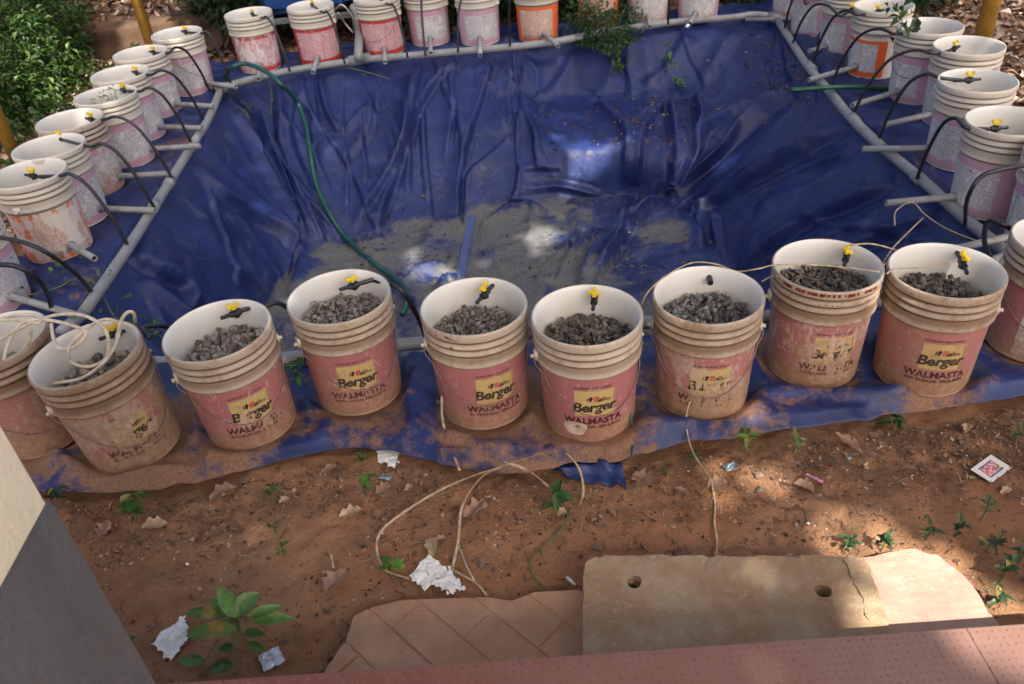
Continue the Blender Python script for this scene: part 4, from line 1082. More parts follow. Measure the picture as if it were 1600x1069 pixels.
# strap of tarp on the floor
def ribbon(name, P, w, mat, label, cat, n=6, up=(0, 0, 1), twist=None, thick=.0012, group=None):
    P = smooth_pts(P, n); V = []; F = []; m = len(P)
    for i in range(m):
        t = P[min(i+1, m-1)]-P[max(i-1, 0)]; t /= np.linalg.norm(t)+1e-9
        u = np.array(up, float)
        if twist is not None:
            a_ = twist(i/(m-1)); s0 = np.cross(t, u); s0 /= np.linalg.norm(s0)+1e-9; u = math.cos(a_)*np.cross(s0, t)+math.sin(a_)*s0
        s_ = np.cross(t, u); s_ /= np.linalg.norm(s_)+1e-9; nn = np.cross(s_, t)
        ww = w*(1 if not callable(w) else 1)
        for a_, b_ in ((-1, 0), (1, 0), (1, 1), (-1, 1)): V.append(P[i]+s_*a_*ww/2-nn*b_*thick)
    for i in range(m-1):
        for k in range(4): F.append((i*4+k, i*4+(k+1) % 4, i*4+4+(k+1) % 4, i*4+4+k))
    F += [(0, 1, 2, 3), (m*4-1, m*4-2, m*4-3, m*4-4)]
    o = link(name, mesh(name, V, F, False), mat); tag(o, label, cat, group); return o
n = N('blue_strap'); M_STRAP = n.out(n.mix(n.noise(n.coord('Object'), 12, 4), (.035, .06, .20), (.10, .13, .24)), .5)
ribbon('tarp_strap', [hit2(737,338,.012), hit2(732,370,.012), hit2(726,400,.012), hit2(720,432,.012), hit2(718,460,.015)], .05, M_STRAP, 'pale blue strip of tarp standing on the muddy pond floor', 'strap')
# folded tarp flap lying on the soil in front
fl = [on_ground(u, v_, .02) for u, v_ in [(852,742),(960,708),(978,762),(940,768),(905,752)]]
bm = bmesh.new(); fvs = []
grid = {}
A, B_, Cc, D = on_ground(862,744,.030), on_ground(962,708,.040), on_ground(980,768,.012), on_ground(898,752,.008)
V = []; F = []; nu, nv = 22, 12
for i in range(nu+1):
    for j in range(nv+1):
        s_, t_ = i/nu, j/nv; p = (A*(1-s_)+B_*s_)*(1-t_)+(D*(1-s_)+Cc*s_)*t_
        h = .020*math.exp(-((t_-.35-.25*s_)/.10)**2)+.016*math.exp(-((s_-.55-.3*t_)/.08)**2)+.006*math.sin(s_*17+t_*6)*t_
        V.append((p.x, p.y, p.z+h))
for i in range(nu):
    for j in range(nv): a_ = i*(nv+1)+j; F.append((a_, a_+1, a_+nv+2, a_+nv+1))
cols = np.tile([.25, 0, .0], (len(V), 1))
me = fastmesh('tarp_flap', V, F, True, {'dirt': cols}); o = link('tarp_flap', me, M_TARP); so = o.modifiers.new('t', 'SOLIDIFY'); so.thickness = .003
o.parent = tarp; o['label'] = 'crumpled corner of the tarp turned out on the soil'
# cream cable over the two left buckets
cc = .0052
def Z(u, v_, z): return at(u, v_, z)
loop = [Z(82,600,.30), Z(130,590,.31), Z(168,560,.34), Z(184,528,.37), Z(185,505,.40), Z(160,500,.42), Z(128,520,.42), Z(108,545,.38), Z(112,566,.33), Z(140,573,.31), Z(165,560,.33), Z(170,535,.38),
        Z(160,510,.43), Z(130,493,.45), Z(90,492,.45), Z(50,505,.44), Z(10,525,.44), Z(-20,545,.42)]
tubeobj('cream_cable', loop, cc, M_CORD, 'cream cable coiled from the gravel over the bucket rim at lower left', 'cable', 'loops of cream cable')
loop = [Z(182,528,.36), Z(190,500,.42), Z(200,488,.44), Z(209,490,.43), Z(211,505,.37)]
tubeobj('cream_cable', loop, cc, M_CORD, 'short cream cable hook rising above the yellow tap', 'cable', 'loops of cream cable')
loop = [Z(-15,500,.42), Z(25,493,.44), Z(58,494,.45), Z(60,505,.45), Z(30,500,.44), Z(0,500,.43)]
tubeobj('cream_cable', loop, cc, M_CORD, 'cream cable loop at the left edge above the cut off bucket', 'cable', 'loops of cream cable')
loop = [Z(80,505,.44), Z(84,530,.40), Z(95,545,.37), Z(120,540,.39), Z(135,520,.42), Z(110,508,.44), Z(70,500,.45), Z(35,505,.44), Z(14,535,.40), Z(4,575,.34)]
tubeobj('cream_cable', loop, cc, M_CORD, 'cream cable loop hanging between the two leftmost front buckets', 'cable', 'loops of cream cable')
loop = [Z(45,535,.38), Z(30,552,.34), Z(20,570,.30)]
tubeobj('cream_cable', [Z(48,515,.43)]+loop, cc, M_CORD, 'cream cable end reaching into the cut off bucket', 'cable', 'loops of cream cable')
# thin twine and wires
def wirepx(pts, r, label, mat=M_STRAW, cat='twine', nm='twine', g=None): tubeobj(nm, [at(u, v_, z) for u, v_, z in pts], r, mat, label, cat, g, seg=6, n=6)
wirepx([(995,500,.28),(1010,460,.40),(1040,432,.42),(1080,411,.42),(1120,413,.40),(1150,424,.38),(1185,420,.40),(1215,414,.40),(1290,415,.39),(1375,425,.39)], .0022, 'dry stalk arching from the faded logo bucket to the mud caked bucket')
wirepx([(1385,428,.39),(1400,420,.40),(1450,418,.40),(1495,408,.39)], .0020, 'dry stalk lying on the rim of the right front bucket')
wirepx([(1190,440,.34),(1205,432,.36),(1215,432,.38)], .0025, 'short bent stalk between the faded and the mud caked bucket')
wirepx([(1328,383,.40),(1360,381,.40),(1390,388,.39),(1403,395,.36),(1380,415,.38)], .0028, 'cream wire curving between the two right front buckets')
wirepx([(1376,418,.36),(1395,388,.30),(1420,362,.2),(1443,340,.08)], .0030, 'pale stiff wire slanting up from the right front bucket')
wirepx([(1398,353,.04),(1400,330,.07),(1425,316,.09),(1445,335,.06),(1480,358,.05),(1530,378,.07)], .0028, 'pale wire hoop over the right slope of the liner')
wirepx([(1098,585,.15),(1073,645,.07),(1080,700,.02),(1108,745,.02),(1114,765,.02)], .0026, 'brown string trailing from the faded logo bucket')
tubeobj('twine', [on_ground(u, v_, .008) for u, v_ in [(1112,760),(1117,790),(1116,820),(1120,850),(1118,872)]], .0030, M_STRAW, 'tan cord lying on the soil down to the concrete slab', 'twine', seg=6)
wirepx([(1135,600,.12),(1122,615,.10),(1100,618,.10),(1085,612,.12)], .0022, 'thin wire end curled beside the faded logo bucket')
wirepx([(988,595,.16),(985,640,.08),(990,680,.03),(986,716,.02)], .0030, 'green string hanging beside the nearest bucket', M_HOSE)
wirepx([(690,620,.14),(692,660,.05),(705,700,.02),(718,735,.02)], .0045, 'tan stalk from the scuffed bucket to the soil')
wirepx([(655,575,.02),(680,620,.02),(700,650,.02)], .0055, 'dark stick lying on the tarp left of the scuffed bucket', M_TWIG, 'stick', 'stick')
wirepx([(920,420,.0),(930,405,.0),(943,390,.0)], .004, 'grey stick on the pond floor', M_TWIG, 'stick', 'stick') if False else None
# straw straps on the soil
def strap(pts, w, label, lift=.02): ribbon('palm_strap', [np.array(on_ground(u, v_, l)) for u, v_, l in pts], w, M_STRAW, label, 'strap', 8, twist=lambda t: .7*math.sin(t*7), group='straw straps on the soil')
strap([(640,908,.01),(605,898,.02),(592,872,.03),(600,845,.04),(640,812,.04),(690,786,.05),(735,765,.05),(790,750,.06),(850,735,.07),(880,732,.07),(905,750,.05),(912,775,.02),(905,795,.01)], .0065, 'long dry straw strap looping over the soil to the green weed', .02)
strap([(708,890,.01),(718,850,.02),(722,812,.03),(735,785,.04),(760,760,.05),(785,748,.05)], .008, 'broad straw strap standing upright from the crumpled paper')
strap([(790,743,.06),(830,752,.04),(858,768,.02)], .008, 'short pale straw strap beside the green weed')
strap([(700,890,.012),(725,905,.014),(745,915,.01),(762,934,.008)], .006, 'thin straw strap ending at the brick paving')
strap([(718,860,.02),(730,890,.015),(742,912,.012)], .006, 'thin straw strap crossing beside the crumpled paper')
o = tubeobj('twine', [on_ground(u, v_, .01) for u, v_ in [(890,800),(878,830),(848,860),(830,880),(832,900),(852,925)]], .0022, M_STEM, 'thin green stalk on the soil left of the slab', 'twine', seg=5)

# ------------------------------------------------------------------ paving, slab, stone
def prism(name, P, z0, z1, mat, parent=None, bev=.004, rough=.0, seed=0, sub=0):
    bm = bmesh.new(); vs = [bm.verts.new((x, y, z1)) for x, y in P]; f = bm.faces.new(vs)
    if f.normal.z < 0: f.normal_flip()
    r = bmesh.ops.extrude_face_region(bm, geom=[f]); lo = [g_ for g_ in r['geom'] if isinstance(g_, bmesh.types.BMVert)]
    for v in lo: v.co.z = z0
    bmesh.ops.recalc_face_normals(bm, faces=bm.faces[:])
    te = [e for e in bm.edges if all(v.co.z > (z0+z1)/2 for v in e.verts)]
    bmesh.ops.bevel(bm, geom=te, offset=bev, segments=2, affect='EDGES', clamp_overlap=True)
    me = bpy.data.meshes.new(name); bm.to_mesh(me); bm.free()
    o = link(name, me, mat, parent); return o
# brick paving
pav_px = [(480,1100),(512,1040),(540,1000),(552,962),(580,948),(630,936),(700,934),(760,932),(800,938),(835,924),(880,922),(918,920),(918,1100)]
pav = [at(u, v_, .02)[:2] for u, v_ in pav_px]
def clip_poly(P, Q):     # Q clipped to convex-ish P by half planes of Q's cell instead: clip P by cell
    out = [np.array(p) for p in P]
    for nx, ny, d in Q:
        res = []
        for i in range(len(out)):
            a_, b_ = out[i], out[(i+1) % len(out)]; da = a_[0]*nx+a_[1]*ny-d; db = b_[0]*nx+b_[1]*ny-d
            if da <= 0: res.append(a_)
            if (da < 0) != (db < 0) and abs(da-db) > 1e-12: res.append(a_+(b_-a_)*(da/(da-db)))
        out = res
        if len(out) < 3: return []
    return out
pv = empty('brick_paving', (-.2, 1.2, 0)); tag(pv, 'dusty diagonal brick paving with a broken rounded edge left of the slab', 'paving')
d0 = at(698,1033,.03)-at(600,946,.03); th = math.atan2(d0.y, d0.x); ux, uy = math.cos(th), math.sin(th); vx, vy = -uy, ux
bw, bl = .095, .30; k_ = 0
for j in range(-14, 15):
    for i in range(-6, 7):
        u0 = i*bl+(.5*bl if j % 2 else 0)+.03; v0 = j*bw
        org = np.array([-.2, 1.2])
        ou, ov = org@np.array([ux, uy]), org@np.array([vx, vy]); g2 = .0014
        cell = [(ux, uy, ou+u0+bl-g2), (-ux, -uy, -(ou+u0+g2)), (vx, vy, ov+v0+bw-g2), (-vx, -vy, -(ov+v0+g2))]
        P = clip_poly(pav, cell)
        if len(P) < 3: continue
        ar = abs(sum(P[m_][0]*P[(m_+1) % len(P)][1]-P[(m_+1) % len(P)][0]*P[m_][1] for m_ in range(len(P))))/2
        if ar < .0006: continue
        zt = .020+random.uniform(-.0012, .0014)
        prism('brick', [(p[0]+.2, p[1]-1.2) for p in P], -.03, zt, M_BRICK, pv, .0022)
bd = MB()
cx_, cy_ = np.mean([p[0] for p in pav]), np.mean([p[1] for p in pav])
o = prism('mortar', [(cx_+(p[0]-cx_)*.985+.2, cy_+(p[1]-cy_)*.985-1.2) for p in pav], -.05, .0176, M_BRICK, pv, .003)

def slab_with_holes(name, px, z0, z1, holes, mat, res=.008):
    """grid slab clipped to polygon with bored holes; uneven top and chipped edges"""
    P = np.array([at(u, v_, z1)[:2] for u, v_ in px]); H = [(at(u, v_, z1), r) for u, v_, r in holes]
    bm = bmesh.new()
    # outline resampled with chips
    out = []
    for i in range(len(P)):
        a_, b_ = P[i], P[(i+1) % len(P)]; m = max(1, int(np.linalg.norm(b_-a_)/.012))
        for k in range(m):
            q = a_+(b_-a_)*k/m; nn = np.array([-(b_-a_)[1], (b_-a_)[0]]); nn /= np.linalg.norm(nn)
            q = q+nn*.004*(mnoise.noise(Vector((q[0]*30, q[1]*30, 0)))+.8*mnoise.noise(Vector((q[0]*90, q[1]*90, 4)))); out.append(q)
    edges = []
    vs = [bm.verts.new((q[0], q[1], z1)) for q in out]; edges += [bm.edges.new((vs[i], vs[(i+1) % len(vs)])) for i in range(len(vs))]
    rings = []
    for c_, r in H:
        hv = [bm.verts.new((c_.x+r*(1+.06*math.sin(3*a_))*math.cos(a_), c_.y+r*math.sin(a_), z1)) for a_ in np.linspace(0, 2*PI, 25)[:-1]]
        edges += [bm.edges.new((hv[i], hv[(i+1) % 24])) for i in range(24)]; rings.append(hv)
    bmesh.ops.triangle_fill(bm, use_beauty=True, edges=edges)
    bmesh.ops.subdivide_edges(bm, edges=[e for e in bm.edges if e.calc_length() > .05], cuts=6, use_grid_fill=True)
    bmesh.ops.triangulate(bm, faces=bm.faces[:])
    for f in bm.faces:
        if f.normal.z < 0: f.normal_flip()
    be = [e for e in bm.edges if e.is_boundary]
    r = bmesh.ops.extrude_edge_only(bm, edges=be); nv = [g_ for g_ in r['geom'] if isinstance(g_, bmesh.types.BMVert)]
    for v in nv: v.co.z = z0
    for v in bm.verts:
        if v.co.z > z1-.001:
            v.co.z += .006*mnoise.noise(Vector((v.co.x*9, v.co.y*9, 2)))+.003*mnoise.noise(Vector((v.co.x*45, v.co.y*45, 2)))
            if v.is_boundary: v.co.z -= .002
    edge_v = set(v for e in be for v in e.verts)
    for v in edge_v:
        v.co.z -= max(0, .010*(mnoise.noise(Vector((v.co.x*22, v.co.y*22, 7)))+.15))
    bmesh.ops.recalc_face_normals(bm, faces=bm.faces[:])
    me = bpy.data.meshes.new(name); bm.to_mesh(me); bm.free(); return link(name, me, mat)
ZS = .075
slab = slab_with_holes('concrete_slab', [(930,869),(1050,867),(1180,868),(1300,866),(1352,872),(1362,885),(1375,930),(1392,988),(1420,1075),(908,1085),(910,1018),(912,900),(914,880)], -.03, ZS, [(991,909,.0175),(1287,923,.0185)], M_SLAB)
es = slab_with_holes('edge_strip', [(1318,872),(1334,867),(1350,871),(1358,884),(1372,925),(1386,985),(1410,1070),(1400,1075),(1376,995),(1366,975),(1352,962),(1349,935),(1336,912),(1330,890)], ZS-.02, ZS+.005, [], M_SLAB); es.parent = slab; es['label'] = 'pale raised chipped strip along the right edge'
tag(slab, 'weathered concrete slab with two round holes beside the red plate', 'slab')
# dark bottoms in the holes: soil seen through (real floor)
rs = slab_with_holes('round_stone', [(1340,872),(1365,868),(1400,861),(1432,859),(1465,868),(1490,884),(1515,912),(1535,940),(1562,976),(1590,1030),(1600,1080),(1350,1080)], -.03, .034, [], M_ROUND)
tag(rs, 'pale sunlit stone slab with a rounded edge right of the concrete slab', 'stone slab')

# ------------------------------------------------------------------ red chequered plate (a reflection, built here as a solid) and wall
ZPL = .30
pl = empty('reflected_plate', (0, .5, ZPL)); tag(pl, 'reflection of a red chequered plate, built solid along the bottom of the view', 'reflected plate')
eL, eR = at(250,1069,ZPL), at(1600,975,ZPL)
def edge_y(x): return eL.y+(eR.y-eL.y)*(x-eL.x)/(eR.x-eL.x)
seams = [-1.15, at(350,1060,ZPL).x, at(1510,982,ZPL).x, 1.9]
for a_, b_ in zip(seams[:-1], seams[1:]):
    P = [(a_+.0005, edge_y(a_)-.5), (b_-.0005, edge_y(b_)-.5), (b_-.0005, -.1), (a_+.0005, -.1)]
    prism('plate_panel', P, -.03, 0, M_PLATE, pl, .0008)
stud = MB(); cnt = 0
pitch = .0140
for i in range(int(2.6/pitch)):
    for j in range(17):
        x_ = -.95+i*pitch+(pitch/2 if j % 2 else 0)*0; y_ = -.0105-j*.0150; yy = edge_y(x_)-.5+y_
        if x_ > 1.4: continue
        a_ = (-.75 if (i+j) % 2 else .75); L, Wd, Hh = (.0050, .0015, .0019) if (i+j) % 2 else (.0034, .0013, .0016)
        ca, sa = math.cos(a_), math.sin(a_)
        V = [(x_+ca*L, yy+sa*L, .0), (x_-sa*Wd, yy+ca*Wd, .0), (x_-ca*L, yy-sa*L, .0), (x_+sa*Wd, yy-ca*Wd, .0), (x_+ca*L*.5, yy+sa*L*.5, Hh), (x_-ca*L*.5, yy-sa*L*.5, Hh)]
        stud.add(V, [(0, 1, 4), (1, 2, 5, 4), (2, 3, 5), (3, 0, 4, 5)])
M_STUD = simple('worn_plate_stud', (.20, .085, .065), .5, .3, 90)
so_ = stud.build('raised_studs', M_STUD, pl); so_['kind'] = 'stuff'
# step riser below the plate
b = MB(); b.box((.35, .40, .12), (3.1, .92, .29)); o = b.build('veranda_plinth', M_DADO); tag(o, 'grey plinth under the red chequered plate', 'plinth')
pil = empty('veranda_wall', (-.73, .93, .3)); tag(pil, 'cream wall end with grey painted lower part at left', 'wall')
b = MB(); b.box((-.40, -.90, .36), (.80, 1.80, 1.044-.527+.20), bev=.006)
zd = .817-.3
b = MB(); b.box((-.40, -.90, zd/2+.001), (.806, 1.806, zd), bev=.004); b.build('grey_skirting', M_DADO, pil)
b = MB(); b.box((-.403, -.903, zd+1.3), (.80, 1.80, 2.6), bev=.004); b.build('upper_wall', M_CREAM, pil)

# ------------------------------------------------------------------ foliage tools
def leaf_cloud(centers, dirs, size, cols, droop=.0, aspect=.45, folds=.18):
    """many small folded leaves, vectorised"""
    n_ = len(centers); c = np.asarray(centers); d = np.asarray(dirs, float); d /= np.linalg.norm(d, axis=1, keepdims=True)+1e-9
    up = np.tile([0, 0, 1.0], (n_, 1))+rng.normal(0, .35, (n_, 3)); s = np.cross(d, up); s /= np.linalg.norm(s, axis=1, keepdims=True)+1e-9
    nn = np.cross(s, d); L = np.asarray(size).reshape(-1, 1)*np.ones((n_, 1)); W = L*aspect
    A = c; B = c+d*L*.45+s*W*.5+nn*L*folds; D = c+d*L*.45-s*W*.5+nn*L*folds; E = c+d*L-nn*L*droop; M_ = c+d*L*.5
    V = np.stack([A, B, E, D, M_], 1).reshape(-1, 3); b = (np.arange(n_)*5)[:, None]
    F = np.concatenate([b+np.array([[0, 4, 1]]), b+np.array([[1, 4, 2]]), b+np.array([[0, 3, 4]]), b+np.array([[4, 3, 2]])])
    T = np.repeat(np.asarray(cols), 5, 0); return V, F, T
def greens(n_, base=(.05, .095, .022), var=.45, yel=.15):
    b = rng.uniform(1-var, 1+var, (n_, 1)); c = np.array(base)[None]*b
    y = rng.random((n_, 1)) < yel; c = np.where(y, c*np.array([2.2, 1.7, 1.2]), c); return c
def blob_foliage(name, blobs, n_, size, base, label=None, cat=None, parent=None, yel=.12, mat=None, droop=.1, group=None, shell=.55, aspect=.45, kind=None):
    w = np.array([b[3]*b[4]*b[5] for b in blobs])**.67; w /= w.sum(); idx = rng.choice(len(blobs), n_, p=w)
    bl = np.array([b[:6] for b in blobs])[idx]; u = rng.normal(size=(n_, 3)); u /= np.linalg.norm(u, axis=1, keepdims=True)
    r = (shell+(1-shell)*rng.random((n_, 1))**.5)*(1+.12*rng.normal(size=(n_, 1))); P = bl[:, :3]+u*bl[:, 3:6]*r
    P[:, 2] = np.maximum(P[:, 2], .01)
    d = u+rng.normal(0, .7, (n_, 3)); d[:, 2] += .1
    V, F, T = leaf_cloud(P, d, rng.uniform(.6, 1.3, n_)*size, greens(n_, base, .5, yel), droop, aspect)
    me = fastmesh(name, V, F, False, {'tint': T}); o = link(name, me, mat or M_LEAF, parent)
    if label: tag(o, label, cat, group, kind)
    return o
def rb(n_, x0, x1, y0, y1, z0, z1, r0, r1):
    return [(random.uniform(x0, x1), random.uniform(y0, y1), random.uniform(z0, z1), *(random.uniform(r0, r1) for _ in range(3))) for _ in range(n_)]
def shrub(loc, blobs, n_, size, base, label, nm='shrub', stems=6, **k):
    root = empty(nm, loc); tag(root, label, 'shrub'); L = Vector(loc)
    bl = [(b[0]-L.x, b[1]-L.y, b[2]-L.z, *b[3:]) for b in blobs]
    o = blob_foliage('foliage', bl, n_, size, base, parent=root, **k)
    m = MB()
    for i in range(stems):
        b = bl[i % len(bl)]; m.tube(smooth_pts([(random.uniform(-.1, .1), random.uniform(-.1, .1), -.03), (b[0]*.5, b[1]*.5, b[2]*.55), (b[0], b[1], b[2]+b[5]*.6)], 4), [.012]*0 or .009, 6)
    m.build('stem', M_BARK, root, smooth=True); return root
# big bush at left: lumps placed along the sight of the left corner
bl = []
for (u, v_, y_, r) in [(20,40,6.4,.42),(70,60,6.6,.34),(30,110,6.0,.36),(85,115,6.3,.26),(20,180,5.6,.34),(75,170,5.9,.26),(50,0,7.0,.45),(-40,80,5.8,.5),(-40,180,5.3,.45),(60,215,5.5,.20),(25,235,5.3,.22),(110,150,6.1,.14)]:
    p = at_y(u, v_, y_); bl.append((p.x, p.y, max(p.z, r*.4), r, r*.9, r*.85))
shrub((-3.3, 6.0, 0), bl, 19000, .052, (.040, .080, .022), 'large dense green bush at the upper left behind the left bucket row', yel=.16)
# low growth between bush and bucket row
gc = []
for _ in range(90):
    gc.append((random.uniform(-3.6, -2.3), random.uniform(3.6, 6.2), random.uniform(.02, .10), .12, .12, .08))
blob_foliage('ground_cover', gc, 3600, .05, (.045, .085, .02), 'low leafy ground cover between the left bucket row and the bush', 'ground cover', kind='stuff', yel=.2)
# hedge behind the back row, several shrubs
for i, (x0, x1, lab, bs, yy) in enumerate([(-2.2,-1.7,'dark shrub behind the bucket at the back left corner',(.028,.055,.02),6.7),(-1.75,-1.2,'dark tangled shrub under the grey stand',(.020,.038,.016),7.35),(-1.0,-.45,'dark shrub between the grey stand and the torn print bucket',(.026,.05,.02),6.9),(-.5,.2,'dark green shrub behind the twin pale buckets',(.025,.06,.02),6.75),(.2,.75,'dark green shrub behind the orange labelled buckets',(.03,.065,.022),6.65),(.8,1.5,'dark green shrub behind the pale buckets at the back',(.028,.06,.022),6.7),(1.5,2.3,'bright leaved shrub at the far back right corner',(.035,.08,.02),6.65)]):
    shrub(((x0+x1)/2, yy, 0), rb(7, x0, x1, yy-.15, yy+.5, .15, .55, .18, .34), 3600, .07, bs, lab, yel=.05)
for i, (x0, x1, y0, y1, lab, n_) in enumerate([(-3.2,-1.9,8.3,9.4,'dark grassy shrub beyond the earth bank at the back',6000),(-1.8,.2,7.6,8.6,'dark shrub mass far behind the blue tank',7000),(.2,2.4,7.3,8.4,'dark shrub mass far behind the creeper',7000)]):
    shrub(((x0+x1)/2, (y0+y1)/2, 0), rb(12, x0, x1, y0, y1, .3, 1.1, .3, .5), n_, .09, (.022, .05, .022), lab, yel=.04)
shrub((2.95, 5.75, 0), rb(7, 2.6, 3.2, 5.6, 6.1, .2, .6, .15, .3), 4200, .07, (.028, .07, .022), 'dark green shrub behind the orange framed bucket at upper right', yel=.05)
shrub((-5.3, 9.6, 0), rb(10, -6.5, -3.9, 9.0, 10.2, .3, .9, .35, .6), 5000, .09, (.03, .06, .025), 'far dark shrub at the upper left corner', yel=.1)
shrub((4.6, 7.0, 0), rb(8, 3.9, 5.4, 6.9, 7.8, .2, .7, .3, .5), 3600, .09, (.03, .06, .02), 'dark shrub beyond the sunlit litter at upper right', yel=.1)
# ferny stalks at bank
def grass_tuft(loc, n_, h, label, base=(.05, .10, .03), spread=.25, w=.010, nm='grass_tuft', cat='grass tuft', group=None, rad_=.08):
    V = []; F = []; T = []; r_ = np.random.default_rng(int(abs(loc[0]*1000+loc[1]*77)) % 9999)
    for i in range(n_):
        a_ = r_.random()*2*PI; bx, by = rad_*r_.normal(size=2); hh = h*r_.uniform(.6, 1.2); ln = spread*r_.uniform(.3, 1.5); o = len(V); c = np.array(base)*r_.uniform(.6, 1.6)
        for k in range(5):
            t = k/4; q = np.array([bx+math.cos(a_)*ln*t**1.7, by+math.sin(a_)*ln*t**1.7, hh*(t-.35*t*t)]); ww = w*(1-t)+.001
            V += [tuple(q+ww*np.array([-math.sin(a_), math.cos(a_), 0])), tuple(q-ww*np.array([-math.sin(a_), math.cos(a_), 0]))]; T += [tuple(c)]*2
        for k in range(4): F.append((o+2*k, o+2*k+1, o+2*k+3, o+2*k+2))
    me = fastmesh(nm, V, F, False, {'tint': np.array(T)}); o = link(nm, me, M_LEAF); o.location = loc; tag(o, label, cat, group); return o
grass_tuft((-2.65, 8.1, .18), 60, .45, 'dark strappy grass clump on the bank left of the far yellow pole', (.04, .09, .04), .4)
grass_tuft((-3.5, 8.3, .18), 50, .45, 'dark grass clump on the bank near the big bush', (.04, .08, .035), .4)

# ------------------------------------------------------------------ bank, blue tank, stand, poles
bank = MB()
nb = 60; V = []; F = []
for i in range(nb):
    x_ = -4.4+i*(2.5/(nb-1)); yy = 6.74+.05*math.sin(x_*5)+.04*mnoise.noise(Vector((x_*6, 0, 0)))
    for k, (dy, z) in enumerate([(-.05, -.06), (0, .03), (.03, .10), (.0, .165), (.04, .195), (.16, .20), (.30, .15)]):
        V.append((x_, yy+dy+.02*mnoise.noise(Vector((x_*9, z*20, 1))), z+.012*mnoise.noise(Vector((x_*12, dy*9, 2)))))
for i in range(nb-1):
    for k in range(6): a_ = i*7+k; F.append((a_, a_+7, a_+8, a_+1))
me = mesh('earth_bank', V, F, True); M_BANK = stone_mat('earth_bank_soil', (.07, .042, .026), (.10, .06, .036), (.15, .095, .06), 6, .9)
o = link('earth_bank', me, M_BANK); tag(o, kind='structure')
def pole(bp, r, h, label):
    root = empty('yellow_pole', bp); tag(root, label, 'pole', None)
    b = MB(); b.tube([(0, 0, -.05), (0, 0, h)], r, 18); b.build('pole_shaft', M_POLE, root, smooth=True)
    b = MB(); b.tube([(0, 0, -.03), (0, 0, .02)], r*1.6, 18); b.build('concrete_foot', M_SLAB, root)
    return root
pb = at(240, 84, 0); pole(pb, .040, 3.6, 'mustard yellow steel pole behind the back left corner bucket')
pb = at(32, 262, 0); pole(pb, .036, 3.6, 'mustard yellow steel pole at the left picture edge by the bush')
pb = at(1531, 78, 0); pole(pb, .050, 3.6, 'mustard yellow steel pole at upper right on the sunlit litter')
# blue tank on a steel stand
stand = empty('steel_stand', (-1.27, 6.74, 0)); tag(stand, 'grey steel table frame behind the red labelled buckets', 'stand')
b = MB(); b.box((0, -.32, .19), (.72, .035, .035)); b.build('rail', M_STAND, stand)
b = MB(); b.box((0, .32, .19), (.72, .035, .035)); b.build('rail', M_STAND, stand)
for sx_ in (-.34, .34):
    b = MB(); b.box((sx_, 0, .19), (.035, .60, .034)); b.build('rail', M_STAND, stand)
    for sy_ in (-.32, .32):
        b = MB(); b.box((sx_, sy_, .075), (.045, .045, .19)); b.build('leg', M_STAND, stand)
tank = empty('blue_tank', (-1.29, 6.74, .21)); tag(tank, 'deep blue plastic tank on the grey stand at the back', 'tank')
b = MB(); b.box((0, 0, .24), (.66, .58, .46), bev=.05); b.build('tank_body', M_TANK, tank, smooth=False)
b = MB(); b.box((0, 0, .485), (.70, .62, .04), bev=.012); b.build('tank_rim', M_TANK, tank)
# thick grey pipe rising from the coupling to the tank
tubeobj('drain_riser', [at(562,93,ZP), at(560,82,.10), Vector((-.88, 6.25, .18)), Vector((-.93, 6.42, .24))], .030, M_PVC, 'thick grey pipe rising behind the rim coupling towards the blue tank', 'pipe', seg=12)
tubeobj('white_rail', [at_y(286,18,7.9), at_y(345,10,7.9), at_y(400,4,7.9)], .014, simple('white_paint', (.75, .75, .72), .5), 'thin white rail in the background left of the blue tank', 'rail')
tubeobj('cream_cable', [at(524,15,.3), at(535,8,.35), at(552,28,.25), at(562,60,.1), at(565,78,.05)], .006, M_CORD, 'cream cable hanging behind the grey stand', 'cable')
tubeobj('cream_cable', [at(528,20,.3), at(538,35,.2), at(548,47,.15), at(552,51,.13)], .006, M_CORD, 'cream cable end with its tip beside the stand leg', 'cable')
# short bright pipe end on back pipe
o = tubeobj('pipe_tap', [at(1072,44,.05), at(1078,36,.07)], .018, M_FOIL, 'small shiny metal tap on the back rim pipe', 'tap', seg=10)

# ------------------------------------------------------------------ creeper + weeds
def creeper(name, px, n_, spread, size, label, base=(.035, .09, .02), lift=.04, z=None):
    P = [np.array(hit2(u, v_, lift) if z is None else at(u, v_, z)) for u, v_ in px]; P = smooth_pts(P, 6)
    root = empty(name, tuple(P[0])); tag(root, label, 'creeper'); m = MB(); o0 = np.array(P[0])
    m.tube([p-o0 for p in P], .003, 5); m.build('stem', M_STEM, root, smooth=True)
    P = np.array(P)-o0; i = rng.integers(0, len(P), n_); c = P[i]+rng.normal(0, spread, (n_, 3)); c[:, 2] += spread*.4
    V, F, T = leaf_cloud(c, rng.normal(size=(n_, 3))+[0, -.3, .2], rng.uniform(.6, 1.3, n_)*size, greens(n_, base, .5, .12), .15, .5)
    link('foliage', fastmesh('foliage', V, F, False, {'tint': T}), M_LEAF, root); return root
bl = []
for (u, v_, y_, r) in [(905,22,5.95,.10),(930,35,5.9,.14),(950,50,5.85,.15),(935,70,5.8,.12),(960,75,5.75,.11),(975,30,6.0,.12),(905,50,5.9,.09),(985,60,5.8,.07),(955,100,5.6,.06)]:
    p = at_y(u, v_, y_); bl.append((p.x, p.y, p.z, r, r, r*.9))
shrub((.85, 5.95, .0), bl, 1700, .038, (.04, .09, .03), 'feathery green creeper spilling over the back rim pipe', 'creeper', yel=.10, aspect=.35)
creeper('creeper', [(955,90),(958,103),(965,112),(972,118)], 26, .03, .06, 'leafy creeper tip hanging on the back liner', (.05, .13, .03))
